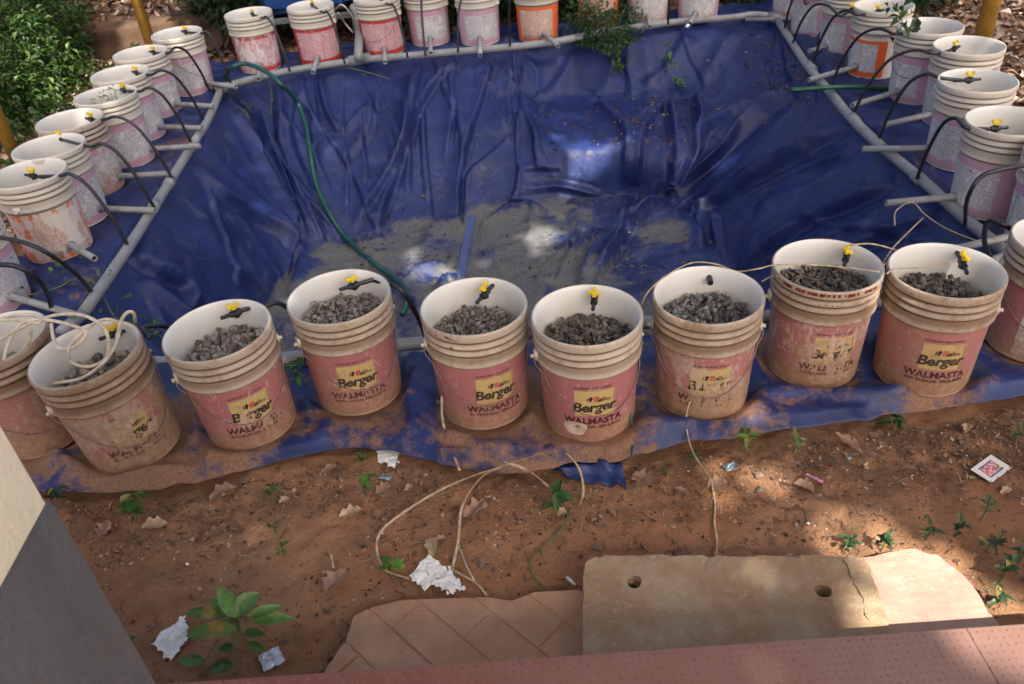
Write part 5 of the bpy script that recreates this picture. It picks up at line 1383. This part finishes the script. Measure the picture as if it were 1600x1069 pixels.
creeper('creeper', [(1040,90),(1045,115),(1058,130),(1066,138)], 16, .022, .06, 'small bright sprig at the back of the pond ledge', (.07, .18, .03))
creeper('creeper', [(372,130),(365,150),(375,165),(385,180),(392,192)], 90, .035, .022, 'fine creeper hanging in the back left corner of the liner', (.04, .11, .025))
creeper('creeper', [(420,128),(424,160),(428,185)], 28, .03, .022, 'fine creeper sprig left of the green hose', (.04, .11, .025))
creeper('creeper', [(535,110),(590,125),(610,130)], 22, .05, .025, 'scattered leaflets on the back liner right of the hose', (.04, .11, .025))
creeper('creeper', [(40,470),(90,455),(120,440),(150,450),(175,500),(215,515)], 70, .04, .028, 'trailing weed on the tarp corner beside the left rim pipe', (.06, .13, .04), .02)
creeper('creeper', [(230,520),(255,545),(270,570)], 26, .03, .03, 'small weed between the cable bucket and its right neighbour', (.05, .13, .03), .03)
creeper('creeper', [(450,560),(465,590),(480,600)], 26, .025, .035, 'small weed at the rim pipe left of the hose bucket', (.05, .14, .03), .03)
creeper('creeper', [(1395,5),(1405,20),(1410,40),(1400,50)], 26, .04, .07, 'dark leafy sprig leaning over the right row buckets', (.02, .05, .015), .03, .40)
# leaves as meshes for weeds
def leaf_part_me(L, W, serr=0, curl=.25, bl=6):
    V = []; F = []
    for k in range(bl+1):
        t = k/bl; w = W*math.sin(PI*min(1, t**.8*1.0))**.75*(1-.12*(k % 2)*serr) if 0 < t < 1 else .001
        z = -curl*L*t*t+.12*L*t; fold = .25*w
        V += [(L*t, w/2, z+fold), (L*t, w*.25, z+fold*.35), (L*t, 0, z-.01*L), (L*t, -w*.25, z+fold*.35), (L*t, -w/2, z+fold)]
    for k in range(bl):
        for j in range(4): a_ = k*5+j; F.append((a_, a_+1, a_+6, a_+5))
    return V, F
def weed(px, n_, L, label, base=(.06, .16, .03), h=None, elong=.55, upright=.5, nm='weed', tiers=2):
    p = on_ground(*px) if px[1] > 655 else hit2(*px); root = empty(nm, p); tag(root, label, 'weed'); h = h or L*1.6
    m = MB(); m.tube(smooth_pts([(0, 0, -.01), (.1*h, .02*h, h*.5), (.05*h, .0, h)], 4), .0022, 6); m.build('stem', M_STEM, root, smooth=True)
    base = tuple(np.array(base)*np.array([random.uniform(.9, 1.5), random.uniform(.85, 1.1), 1])*.85)
    for i in range(n_):
        s_ = random.uniform(.45, 1.15); V, F = leaf_part_me(L*s_, L*elong*s_*random.uniform(.75, 1.15), 0, random.uniform(.1, .8)); c = np.array(base)*random.uniform(.6, 1.4)
        if random.random() < .12: c = np.array([.28, .24, .07])
        me = fastmesh('leaf', V, F, True, {'tint': np.tile(c, (len(V), 1))}); o = link('leaf', me, M_LEAFW, root)
        zf = h*(.35+.65*((i % tiers)+1)/tiers)*random.uniform(.85, 1.05); a_ = i*2.4+random.uniform(-.3, .3)
        o.location = (.05*h+random.uniform(-.35, .35)*L, random.uniform(-.35, .35)*L, zf); o.rotation_euler = (random.uniform(-.3, .3), -upright*random.uniform(.2, 1), a_)
    return root
weed((212,815), 12, .040, 'leafy green weed on the soil below the mud covered bucket at left', h=.09, tiers=4, elong=.7)
weed((222,790), 6, .030, 'upper sprig of the green weed near the tarp edge at left', h=.05, elong=.7)
weed((428,780), 7, .024, 'small green weed beside the tan leaf left of centre', h=.05)
weed((572,775), 9, .036, 'light green weed below the torn white paper', h=.08, tiers=3)
weed((566,730), 7, .032, 'light green weed at the tarp edge beside the torn white paper', h=.05)
weed((872,800), 9, .050, 'broad leaved green weed under the straw strap', (.05, .14, .03), h=.06, elong=.6)
weed((1158,705), 10, .042, 'bright green weed at the tarp edge below the faded logo bucket', (.07, .2, .035), h=.06)
weed((1240,708), 14, .026, 'pale green small leaved weed right of the bright green weed', (.13, .25, .10), h=.08, tiers=4)
weed((1085,722), 9, .026, 'feathery weed beside the trailing brown string', h=.04, elong=.4)
weed((1395,672), 9, .038, 'dull green weed in the dark soil at right', (.045, .10, .03), h=.04)
weed((608,893), 6, .034, 'small yellow green weed left of the crumpled paper', (.12, .25, .035), h=.03, elong=.8)
weed((443,870), 5, .026, 'tiny green weed above the big leaved plant', h=.05)
weed((430,835), 5, .022, 'tiny weed with a white fleck in the middle of the soil', h=.04)
weed((1062,985), 5, .016, 'tiny grey green sprout on the concrete slab', (.10, .15, .07), h=.015)
weed((1040,745), 5, .016, 'tiny green sprout between tarp flap and brown leaf', h=.02)
weed((205,1010), 8, .035, 'yellowish weed at the foot of the grey wall', (.12, .18, .04), h=.04)
weed((95,790), 10, .034, 'dark weed in the shade beside the grey wall', (.02, .05, .02), h=.07, tiers=3)
weed((1585,690), 5, .03, 'grey green sprout at the right picture edge', (.10, .15, .06), h=.05)
for (px, nn, L, lab) in [((1325,858), 8, .034, 'left end of the weed row behind the slab'), ((1375,862), 8, .036, 'low weed in front of the slab corner and stone'), ((1445,845), 7, .034, 'weed just behind the top of the pale stone'), ((1490,840), 9, .036, 'tall weed behind the shoulder of the pale stone'),
                         ((1540,862), 8, .040, 'broad leaved weed right of the pale stone'), ((1530,815), 6, .026, 'sparse weed highest on the soil at lower right'), ((1560,910), 9, .036, 'weed beside the lower right edge of the pale stone'), ((1590,880), 7, .030, 'weed at the right picture edge beside the stone'), ((1545,950), 6, .036, 'dark leaved weed in the shade at the stone foot'), ((1600,830), 6, .024, 'thin tall weed at the lower right edge')]:
    weed(px, nn+3, L*.85, lab, (.06, .12, .05), h=random.uniform(.04, .10), tiers=4, elong=random.uniform(.4, .65), upright=.9)
# larger plant at lower left with named leaves
root = empty('broad_leaved_plant', on_ground(372, 985)); tag(root, 'broad leaved green plant beside crumpled paper and silver foil', 'plant')
m = MB(); m.tube(smooth_pts([(0, 0, -.01), (.01, .0, .05), (-.005, .01, .11)], 4), .004, 7); m.build('stem', M_STEM, root, smooth=True)
o0 = root.location.copy()
for (bx, by, bz, tx, ty, tz, W, tn) in [(372,965,.09,340,915,.14,.044,0),(372,960,.10,405,925,.13,.055,0),(360,960,.09,325,935,.12,.030,0),(355,962,.08,285,955,.10,.032,1),(372,985,.07,285,990,.07,.045,1),(395,970,.09,460,965,.09,.036,0),
                                    (360,975,.07,340,975,.05,.02,0),(380,990,.05,415,990,.05,.024,0),(385,1005,.04,415,1018,.02,.024,0),(365,1010,.03,340,1015,.03,.022,0),(320,1035,.02,275,1030,.02,.030,0),(365,1040,.02,325,1045,.02,.036,0),(390,965,.10,440,945,.11,.03,0)]:
    a_ = at(bx, by, bz); b_ = at(tx, ty, tz); d = b_-a_; L = d.length; V, F = leaf_part_me(1, W/L, 1, .25, 10)
    c = np.array((.095, .19, .05))*random.uniform(.7, 1.25)
    T = np.tile(c, (len(V), 1))
    if tn: T[15:30] = (.26, .20, .05)
    me = fastmesh('leaf', V, F, True, {'tint': T}); o = link('leaf', me, M_LEAFW, root)
    x_ = d.normalized(); z_ = (Vector((0, -.25, 1))-x_*x_.dot(Vector((0, -.25, 1)))).normalized(); y_ = z_.cross(x_)
    o.matrix_local = Matrix.Translation(a_-o0) @ Matrix((x_, y_, z_)).transposed().to_4x4() @ Matrix.Scale(L, 4)
    m = MB(); m.tube([(0, 0, .06), tuple(a_-o0)], .0016, 5); m.build('leaf_stalk', M_STEM, root)
# small weeds in bucket L4
x, y = BK['L4'][:2]
rt = empty('weed', (x, y, .24)); tag(rt, 'small pale green seedlings growing inside the weedy left row bucket', 'weed')
n_ = 90; c = np.stack([rng.normal(0, .06, n_), rng.normal(0, .06, n_), rng.uniform(.0, .16, n_)], 1)
V, F, T = leaf_cloud(c, rng.normal(size=(n_, 3)), rng.uniform(.015, .03, n_), greens(n_, (.10, .22, .06)), .1, .6); link('foliage', fastmesh('foliage', V, F, False, {'tint': T}), M_LEAF, rt)
m = MB()
for i in range(8): m.tube([(random.gauss(0, .03), random.gauss(0, .03), 0), (c[i][0], c[i][1], .14)], .0012, 4)
m.build('stem', M_STEM, rt)

# ------------------------------------------------------------------ litter on the soil
def crumple(px, size, mat, name, label, cat, amp=.35, rot=None, asp=1.0, lift=.012, seed=0, corners=None, res=9, holes=False, ond=on_ground):
    """thin creased sheet"""
    if corners: Q = [np.array(ond(u, v_, lift)) for u, v_ in corners]; c0 = sum(Q)/4
    else:
        c0 = np.array(ond(px[0], px[1], lift)); a_ = rot if rot is not None else random.random()*6
        e1 = np.array([math.cos(a_), math.sin(a_), 0])*size/2; e2 = np.array([-math.sin(a_), math.cos(a_), 0])*size*asp/2; Q = [c0-e1-e2, c0+e1-e2, c0+e1+e2, c0-e1+e2]
    V = []; F = []; r = random.Random(seed)
    for i in range(res+1):
        for j in range(res+1):
            s_, t_ = i/res, j/res; p = (Q[0]*(1-s_)+Q[1]*s_)*(1-t_)+(Q[3]*(1-s_)+Q[2]*s_)*t_
            e = mnoise.noise(Vector((s_*2.5+seed*3.7, t_*2.5, seed))); e2_ = mnoise.noise(Vector((s_*6+seed, t_*6, 3+seed)))
            edge = min(s_, 1-s_, t_, 1-t_)
            pp = p+np.array([e2_*.10, mnoise.noise(Vector((s_*5, t_*5, seed*2)))*.10, 0])*size*(1 if amp > .1 else .2)
            pp[2] = c0[2]+size*amp*(abs(e)*.9+abs(e2_)*.45-.1)*(.35+edge*1.5)+(p[2]-c0[2]); V.append(tuple(pp))
    for i in range(res):
        for j in range(res):
            if holes and (i in (0, res-1) or j in (0, res-1)) and r.random() < .35: continue
            a_ = i*(res+1)+j; F.append((a_, a_+1, a_+res+2, a_+res+1))
    me = mesh(name, V, F); o = link(name, me, mat); so = o.modifiers.new('t', 'SOLIDIFY'); so.thickness = .0008; tag(o, label, cat); return o
def dead_leaf(px, L, W, rz, mat, label, seed, curl=.6, ond=on_ground):
    rl = random.Random(seed); V = []; F = []; nl = 12
    for k in range(nl+1):
        t = k/nl; w = W*(math.sin(PI*t)**.6)*(1+.25*math.sin(t*19+seed)*(.5+rl.random())) if 0 < t < 1 else .002
        z = curl*W*(.5*math.sin(t*PI*1.3+seed)+.3)
        for j in range(5):
            s_ = (j-2)/2; V.append((L*(t-.5), s_*w/2, max(0, z*(.3)+abs(s_)*curl*w*.5+.05*W*mnoise.noise(Vector((t*5, s_*3, seed))))))
    for k in range(nl):
        for j in range(4): a_ = k*5+j; F.append((a_, a_+1, a_+6, a_+5))
    me = mesh('dead_leaf', V, F, False); o = link('dead_leaf', me, mat); o.location = ond(px[0], px[1], .006); o.rotation_euler = (rl.uniform(-.15, .15), rl.uniform(-.15, .15), rz)
    so = o.modifiers.new('t', 'SOLIDIFY'); so.thickness = .0009; tag(o, label, 'leaf', 'fallen leaves on the soil'); return o
for (px, L, W, rz, mt, lab) in [
 ((525,912), .085, .055, 1.0, M_LEAFD, 'large curled brown leaf left of the brick paving'), ((548,805), .065, .040, .2, M_LEAFT, 'tan leaf below the light green weed'),
 ((745,803), .085, .060, .4, M_LEAFD, 'broad brown leaf between the two straw straps'), ((672,706), .060, .040, .2, M_LEAFT, 'tan leaf at the tarp edge right of the torn paper'),
 ((676,857), .065, .034, 1.7, M_LEAFT, 'tan torn leaf standing above the crumpled paper'), ((243,825), .070, .045, .4, M_LEAFT, 'ragged tan leaf right of the left weed'),
 ((350,775), .085, .048, .45, M_ROCK, 'flat yellowish brown bark piece below the smeared bucket'), ((445,785), .032, .022, .6, M_LEAFT, 'small yellow leaf beside the small weed'),
 ((165,830), .055, .04, 1.2, M_LEAFD, 'brown leaf near the shade of the grey wall'), ((337,835), .075, .030, .8, M_LEAFD, 'dark rolled leaf in the left soil'),
 ((1003,752), .070, .050, 2.2, M_LEAFD, 'brown leaf right of the turned tarp flap'), ((1120,762), .060, .050, .1, M_LEAFD, 'round grey brown leaf over the tan cord'),
 ((963,804), .032, .026, 1.5, M_LEAFD, 'small reddish leaf above the slab'), ((1255,765), .060, .040, 2.6, M_LEAFD, 'pointed brown leaf right of the pebbles'),
 ((1325,695), .10, .030, 2.1, M_LEAFD, 'long brown strip leaf in the dark soil at right'), ((878,806), .030, .030, .3, M_LEAFT, 'pale torn leaf under the broad leaved weed'),
 ((600,770), .05, .045, .3, M_LEAFD, 'brown leaf right of the light green weed'), ((515,738), .055, .03, .3, M_LEAFD, 'brown leaf at the tarp edge left of the torn paper'), ((640,765), .028, .02, .9, M_LEAFT, 'small tan chip below the silver blue wrapper'), ((590,806), .03, .02, 2.0, M_LEAFD, 'small brown leaf right of the tan leaf'),
 ((690,845), .035, .02, .3, M_LEAFT, 'small tan leaf scrap between strap and paper'), ((1510,672), .035, .025, 1.0, M_LEAFT, 'pale green tan leaf above the printed card'), ((1570,770), .05, .02, .5, M_LEAFT, 'tan leaf below the printed card'), ((1065,770), .05, .022, 2.4, M_LEAFD, 'dark leaf pair between flap and round leaf')]:
    dead_leaf(px, L, W, rz, mt, lab, random.randint(0, 999))
crumple(None, .09, M_PAPER, 'crumpled_paper', 'crumpled white tissue beside the big leaved plant', 'paper', .34, seed=3, corners=[(240,1010),(268,1040),(300,1000),(290,965)], holes=True, res=16)
crumple(None, .09, M_PAPER, 'crumpled_paper', 'crumpled cream paper lump at the foot of the straw straps', 'paper', .40, seed=5, corners=[(640,905),(665,928),(700,895),(672,872)], res=16)
crumple(None, .07, M_PAPER, 'crumpled_paper', 'smaller torn paper fold right of the cream paper lump', 'paper', .5, seed=8, corners=[(672,915),(700,935),(728,925),(705,890)], res=9, holes=True)
crumple(None, .07, M_PAPER, 'torn_paper', 'torn white paper at the tarp edge in the centre', 'paper', .25, seed=11, corners=[(592,728),(622,737),(632,705),(590,703)], res=8, holes=True)
crumple((426,1034), .050, M_FOIL, 'foil_wrapper', 'silver foil wrapper right of the big leaved plant', 'wrapper', .30, seed=13, rot=.5, res=8)
crumple((604,750), .034, M_BLUEF, 'shiny_wrapper', 'shiny blue silver wrapper below the torn white paper', 'wrapper', .35, seed=17, rot=-.4, asp=.6, res=7)
crumple((1141,735), .036, M_BLUEF, 'shiny_wrapper', 'round silver blue wrapper below the bright green weed', 'wrapper', .4, seed=19, rot=.2, asp=.8, res=7)
crumple((1324,720), .020, M_BLUEF, 'shiny_wrapper', 'tiny blue wrapper scrap in the dark soil at right', 'wrapper', .4, seed=23, asp=.5, res=5)
crumple((535,755), .014, M_FOIL, 'shiny_wrapper', 'tiny grey foil scrap left of the light green weed', 'wrapper', .3, seed=29, asp=.5, res=4)
M_PINKW = simple('pink_wrapper', (.62, .25, .42), .4, .3, 40)
crumple(None, .05, M_PINKW, 'pink_strip', 'pink plastic strip right of the pointed brown leaf', 'wrapper', .1, seed=2, corners=[(1258,747),(1284,760),(1286,757),(1260,744)], res=4)
tubeobj('white_chip', [on_ground(886,906,.01), on_ground(899,918,.01)], .004, M_PAPER, 'white stick lying left of the concrete slab', 'chip')
tubeobj('white_chip', [on_ground(516,862,.01), on_ground(520,878,.01), on_ground(522,892,.01)], .003, M_STRAW, 'thin pale straw bit above the large curled leaf', 'chip')
# printed card
n = N('printed_card'); v = n.coord('Object'); f = n.noise(v, 120, 4, .7); xx, yy_, _z = n.sep(v)
inx = n.math('MULTIPLY', n.math('GREATER_THAN', xx, -.034), n.math('LESS_THAN', xx, .030)); iny = n.math('MULTIPLY', n.math('GREATER_THAN', yy_, -.020), n.math('LESS_THAN', yy_, .020))
band = n.math('MULTIPLY', inx, iny); edge_ = n.math('MULTIPLY', inx, n.math('GREATER_THAN', n.math('ABSOLUTE', yy_), .016)); edge_ = n.math('MULTIPLY', edge_, iny)
c = n.mix(n.math('MULTIPLY', band, n.ramp(f, .42, .5)), (.62, .60, .58), (.55, .10, .12)); c = n.mix(n.math('MULTIPLY', band, n.ramp(n.noise(v, 60, 3), .55, .6)), c, (.16, .16, .08)); c = n.mix(n.math('MULTIPLY', edge_, .9), c, (.03, .04, .16))
M_CARD = n.out(c, .5)
b = MB(); b.box((0, 0, 0), (.100, .062, .0012)); o = b.build('printed_card', M_CARD)
p = on_ground(1547,737,.012); o.location = p; o.rotation_euler = (.06, .04, .55); tag(o, 'white card with red picture lying on the soil at right', 'card')
# loose stones
def stone(px, s, label, mat=M_ROCK, sq=(1, .8, .6)):
    Va, Fa = rock(random.randint(0, 999), 1, sq); me = mesh('stone', Va*s, Fa, True); o = link('stone', me, mat); o.location = on_ground(px[0], px[1], s*.35); o.rotation_euler = (0, 0, random.random()*6); tag(o, label, 'stone', 'loose stones on the soil')
M_GSTONE = stone_mat('grey_pebble', (.16, .14, .12), (.22, .19, .16), (.28, .24, .2), 30)
for px, s, lab, mt in [((752,884), .017, 'oval grey pebble right of the straw strap', M_GSTONE), ((1188,746), .020, 'brown stone right of the silver blue wrapper', M_ROCK), ((1186,767), .016, 'flat grey green stone below the brown stone', M_GSTONE), ((1168,770), .010, 'small reddish stone beside the flat stone', M_ROCK), ((930,770), .013, 'brown stone beside the turned tarp flap', M_ROCK), ((1310,773), .013, 'reddish lump right of the pink strip', M_ROCK), ((1500,692), .013, 'dark stone above the printed card', M_GSTONE), ((293,883), .009, 'small white pebble in the left soil', M_PAPER), ((930,857), .012, 'dark stub beside the slab corner', M_GSTONE), ((1172,884), .012, 'grey stone on the back edge of the slab', M_GSTONE), ((1262,818), .007, 'pale pebble right of the sunlit soil', M_PAPER)]:
    if px == (1172, 884): continue
    stone(px, s, lab, mt)
# sticks
for i, (a_, b_, lab) in enumerate([((318,850),(355,828),'dark curved stick in the left soil'), ((552,985),(545,1035),'dark root stub along the left side of the paving'), ((690,860),(705,845),'thin twig by the paper'), ((1095,700),(1060,672),'twig beside the feathery weed'), ((1065,800),(1100,812),'dark twig left of the sunlit soil'), ((1235,800),(1262,820),'pale twig right of the sunlit soil'), ((738,812),(760,790),'curved twig right of the broad brown leaf'), ((1500,760),(1478,752),'pale twig left of the printed card'), ((875,985),(908,1000),'dark twig leaning on the slab side')]):
    p0, p1 = on_ground(*a_, .012), on_ground(*b_, .012); mid = (p0+p1)/2+Vector((.01, .008, .012))
    tubeobj('stick', [p0, mid, p1], [.0035]*0 or .0035, M_TWIG, lab, 'stick', 'sticks on the soil', seg=6)
# uncountable debris
def debris(name, n_, region, sizes, cols, dens, label, shape='mix', ond=None, kind='stuff'):
    Vs = []; Fs = []; Ts = []; o = 0; made = 0
    while made < n_:
        x_, y_ = random.uniform(*region[:2]), random.uniform(*region[2:])
        if random.random() > dens(x_, y_): continue
        z_ = ond(x_, y_); 
        if z_ is None: continue
        made += 1; c = np.array(random.choice(cols))*random.uniform(.6, 1.35); k = random.random()
        if k < .42:      # stick
            L = random.uniform(*sizes)*1.6; a_ = random.random()*2*PI; w = random.uniform(.0006, .0016); t = random.uniform(-.25, .25)
            d = np.array([math.cos(a_), math.sin(a_), t*.5])*L/2; s_ = np.array([-math.sin(a_), math.cos(a_), 0])*w; p = np.array([x_, y_, z_+.003]); bend = s_*random.uniform(-6, 6); up = np.array([0, 0, w*1.6])
            V = np.array([p-d-s_, p-d+s_, p+bend-s_+up, p+bend+s_+up, p+d-s_, p+d+s_, p-d-up, p+d-up]); Fq = [(0, 1, 3, 2), (2, 3, 5, 4), (0, 2, 6, 6), (1, 6, 3, 3)]
            Fq = [(0, 1, 3), (0, 3, 2), (2, 3, 5), (2, 5, 4)]
        elif k < .8:     # leaf scrap
            L = random.uniform(*sizes); a_ = random.random()*2*PI; d = np.array([math.cos(a_), math.sin(a_), random.uniform(-.3, .3)])*L/2; s_ = np.array([-math.sin(a_), math.cos(a_), random.uniform(-.5, .5)])*L*.3; p = np.array([x_, y_, z_+.003+L*.12])
            V = np.array([p-d, p+s_-[0, 0, L*.12], p+d, p-s_-[0, 0, L*.05]]); Fq = [(0, 1, 2), (0, 2, 3)]
        else:            # crumb
            L = random.uniform(.0015, .0045); p = np.array([x_, y_, z_+L*.4]); q = rotm(rng); V = (np.array([[1, 0, 0], [-1, 0, 0], [0, 1, 0], [0, -1, 0], [0, 0, 1], [0, 0, -1]])*L)@q.T*[1, 1, .8]+p
            Fq = [(0, 2, 4), (2, 1, 4), (1, 3, 4), (3, 0, 4), (2, 0, 5), (1, 2, 5), (3, 1, 5), (0, 3, 5)]
            if random.random() < .14: c = np.array([.55, .48, .40])
        Vs.append(V); Fs.append(np.array(Fq)+o); Ts.append(np.tile(c, (len(V), 1))); o += len(V)
    me = fastmesh(name, np.concatenate(Vs), np.concatenate(Fs), False, {'tint': np.concatenate(Ts)}); ob = link(name, me, M_LITTER); tag(ob, label, 'litter', kind=kind); return ob
BR_ = [(.17, .10, .06), (.26, .16, .095), (.11, .07, .05), (.34, .24, .16), (.08, .05, .035), (.22, .12, .07)]
fr_d = lambda x_, y_: .18+.8*math.exp(-((y_-(float(front_edge_y(x_))-.10))/.10)**2)+.25*(mnoise.noise(Vector((x_*4, y_*4, 0))) > .15)
debris('soil_litter', 6000, (-1.5, 2.0, 1.12, 1.88), (.005, .021), BR_, lambda x_, y_: 0 if y_ > float(front_edge_y(x_))-.015 else fr_d(x_, y_), 'twigs leaf scraps and crumbs scattered on the red soil', ond=gz)
pc = []; sc_ = []; cl_ = []
while len(pc) < 1500:
    x_, y_ = random.uniform(-1.5, 1.95), random.uniform(1.1, 1.86)
    if y_ > float(front_edge_y(x_))-.02 or (mnoise.noise(Vector((x_*3, y_*3, 8))) < -.05 and random.random() < .75): continue
    if .08 < x_ < 1.08 and y_ < 1.34: continue
    s_ = random.uniform(.0018, .0045)*(1.9 if random.random() < .12 else 1); pc.append(np.array([x_, y_, gz(x_, y_)+s_*.3])); sc_.append(s_)
    b_ = random.uniform(.6, 1.2); cl_.append((.44*b_, .22*b_, .115*b_))
oc = scatter_rocks('soil_clods', pc, sc_, cl_, M_LITTER); tag(oc, 'small clods and grit of red earth strewn over the soil', 'clods', kind='stuff')
def tz(x_, y_):
    return drop(x_, y_).z
debris('pond_litter', 1500, (-1.1, 1.2, 3.0, 4.9), (.01, .035), [(.07, .06, .045), (.14, .12, .09), (.05, .035, .025)], lambda x_, y_: .25+.75*(mnoise.noise(Vector((x_*2.5, y_*2.5, 4))) > 0), 'dark twigs and leaf bits on the muddy pond floor', ond=tz)
debris('ledge_litter', 520, (.3, 1.9, 4.7, 5.75), (.012, .04), [(.10, .06, .035), (.16, .10, .05), (.22, .16, .08), (.06, .04, .03)], lambda x_, y_: .05+.95*math.exp(-((x_-.95)/.35)**2-((y_-5.15)/.3)**2), 'brown leaf bits lying on the ledge of the pond liner', ond=tz)
debris('corner_litter', 300, (1.65, 2.0, 4.6, 5.9), (.015, .04), [(.16, .09, .04), (.24, .14, .07), (.10, .06, .03)], lambda x_, y_: math.exp(-((x_-1.86)/.07)**2), 'dry leaves in the back right crease of the liner', ond=tz)
def far_ok(x_, y_):
    return 1.0
def litter_far(name, n_, region, label, cols, sz=(.05, .11)):
    c = np.stack([rng.uniform(region[0], region[1], n_), rng.uniform(region[2], region[3], n_), np.zeros(n_)], 1); c[:, 2] = ground_z(c[:, 0], c[:, 1])+.012+rng.random(n_)*.02
    d = rng.normal(size=(n_, 3)); d[:, 2] *= .25; T = np.array(cols)[rng.integers(0, len(cols), n_)]*rng.uniform(.6, 1.4, (n_, 1))
    V, F, T = leaf_cloud(c, d, rng.uniform(sz[0], sz[1], n_), T, .1, .5); me = fastmesh(name, V, F, False, {'tint': T}); o = link(name, me, M_LITTER); tag(o, label, 'leaf litter', kind='stuff')
DRY = [(.30, .21, .15), (.20, .12, .08), (.40, .31, .24), (.13, .08, .05)]
litter_far('leaf_litter', 9000, (2.5, 6.2, 2.5, 7.2), 'dry leaf litter behind the right bucket row', DRY)
litter_far('leaf_litter', 6500, (-5.2, -2.3, 4.6, 9.2), 'dry leaf litter at the upper left beside the bush', DRY)
litter_far('leaf_litter', 2500, (-2.3, 2.5, 6.3, 8.0), 'dark leaf litter behind the back bucket row', [(.10, .07, .05), (.07, .05, .035)])
litter_far('leaf_litter', 1200, (-3.2, -2.15, 2.6, 4.6), 'dry leaves beside the near end of the left row', DRY, (.03, .06))

# ------------------------------------------------------------------ shade trees standing behind the photographer
# holes through which the sun reaches the ground: (pixel u, v, height, radius x, radius y in metres)
SPOTS = [(850,370,-.70,.13,.08),(835,398,-.70,.10,.05),(680,432,-.70,.13,.06),(925,355,-.70,.06,.04),(985,357,-.66,.05,.03),(925,240,-.42,.12,.14),(862,214,-.38,.08,.04),
         (1425,895,.03,.13,.09),(1490,925,.03,.12,.13),(1420,970,.03,.14,.10),(1550,1000,.03,.13,.12),(1395,930,.03,.06,.12),(1590,975,.0,.10,.06),(1220,762,.0,.09,.03),(1130,790,.0,.05,.04),(1165,728,.0,.09,.025),(1350,455,.34,.035,.03),(1372,430,.36,.03,.04),(1340,805,.0,.10,.02),
         (1490,105,.3,.10,.02),(1530,80,.33,.06,.05),(1560,150,.3,.05,.05),(560,820,0,.05,.02)]
HC = 7.6
holes = []
for u, v_, z, rx, ry in SPOTS:
    p = np.array(hit2(u, v_)) if (z < -.1) else np.array(at(u, v_, z))
    t = (HC-p[2])/SUN_DIR[2]; q = p+SUN_DIR*t; holes.append((q[0], q[1], rx*1.0, ry*1.0))
off = SUN_DIR[:2]/SUN_DIR[2]*HC
# canopy footprint: the shaded part of the ground, shifted up towards the sun
n_ = 42000
cx = rng.uniform(-4.2, 4.4, n_); cy = rng.uniform(-.8, 9.0, n_)
keep = np.ones(n_, bool)
# open dappled light over the litter at both upper corners
pt = vfbm(cx*2.3+4, cy*2.3+8, 3)
keep &= ~((cx > 2.75) & (cy > 3.6) & (pt > .47))
keep &= ~((cx < -2.4) & (cy > 4.9) & (pt > .50))
tz_ = rng.uniform(-.14, .14, n_)
qx, qy = cx+off[0]+SUN_DIR[0]/SUN_DIR[2]*tz_, cy+off[1]+SUN_DIR[1]/SUN_DIR[2]*tz_; qz = HC+tz_
gxh, gyh = cx+off[0], cy+off[1]     # position on the reference plane
for hx, hy, rx, ry in holes:
    mg = .02 if min(rx, ry) < .06 else .05
    wob = .25*np.sin(gxh*31+hx*7)+.25*np.sin(gyh*27+hy*5)
    keep &= (((gxh-hx)/(rx+mg))**2+((gyh-hy)/(ry+mg))**2) > 1+wob*.5
P = np.stack([qx, qy, qz], 1)[keep]; n_ = len(P)
d = rng.normal(size=(n_, 3)); d[:, 2] *= .25
V, F, T = leaf_cloud(P-d/np.linalg.norm(d, axis=1, keepdims=True)*.09, d, np.full(n_, .19)*rng.uniform(.8, 1.2, n_), greens(n_, (.06, .11, .03)), .1, .62, .08)
tr = empty('shade_tree', (7.2, -4.6, 0)); tag(tr, 'tall leafy tree whose crown shades the pond', 'tree')
me = fastmesh('crown', V-np.array([7.2, -4.6, 0]), F, False, {'tint': T}); link('crown', me, M_LEAF, tr)
m = MB(); m.tube(smooth_pts([(0, 0, -.1), (-.05, .1, 3.0), (-.3, .2, 5.5), (-.9, .4, 7.4)], 6), [.16]*0 or .17, 12)
for a_ in ((.5, 2.5, 7.65), (-3.5, -1.5, 7.65), (-4.8, 2.0, 7.65), (-1.0, 4.2, 7.65)): m.tube(smooth_pts([(-.6, .4, 6.4), (a_[0]*.6, a_[1]*.6, 7.3), a_], 5), .04, 8)
m.build('trunk', M_BARK, tr, smooth=True)
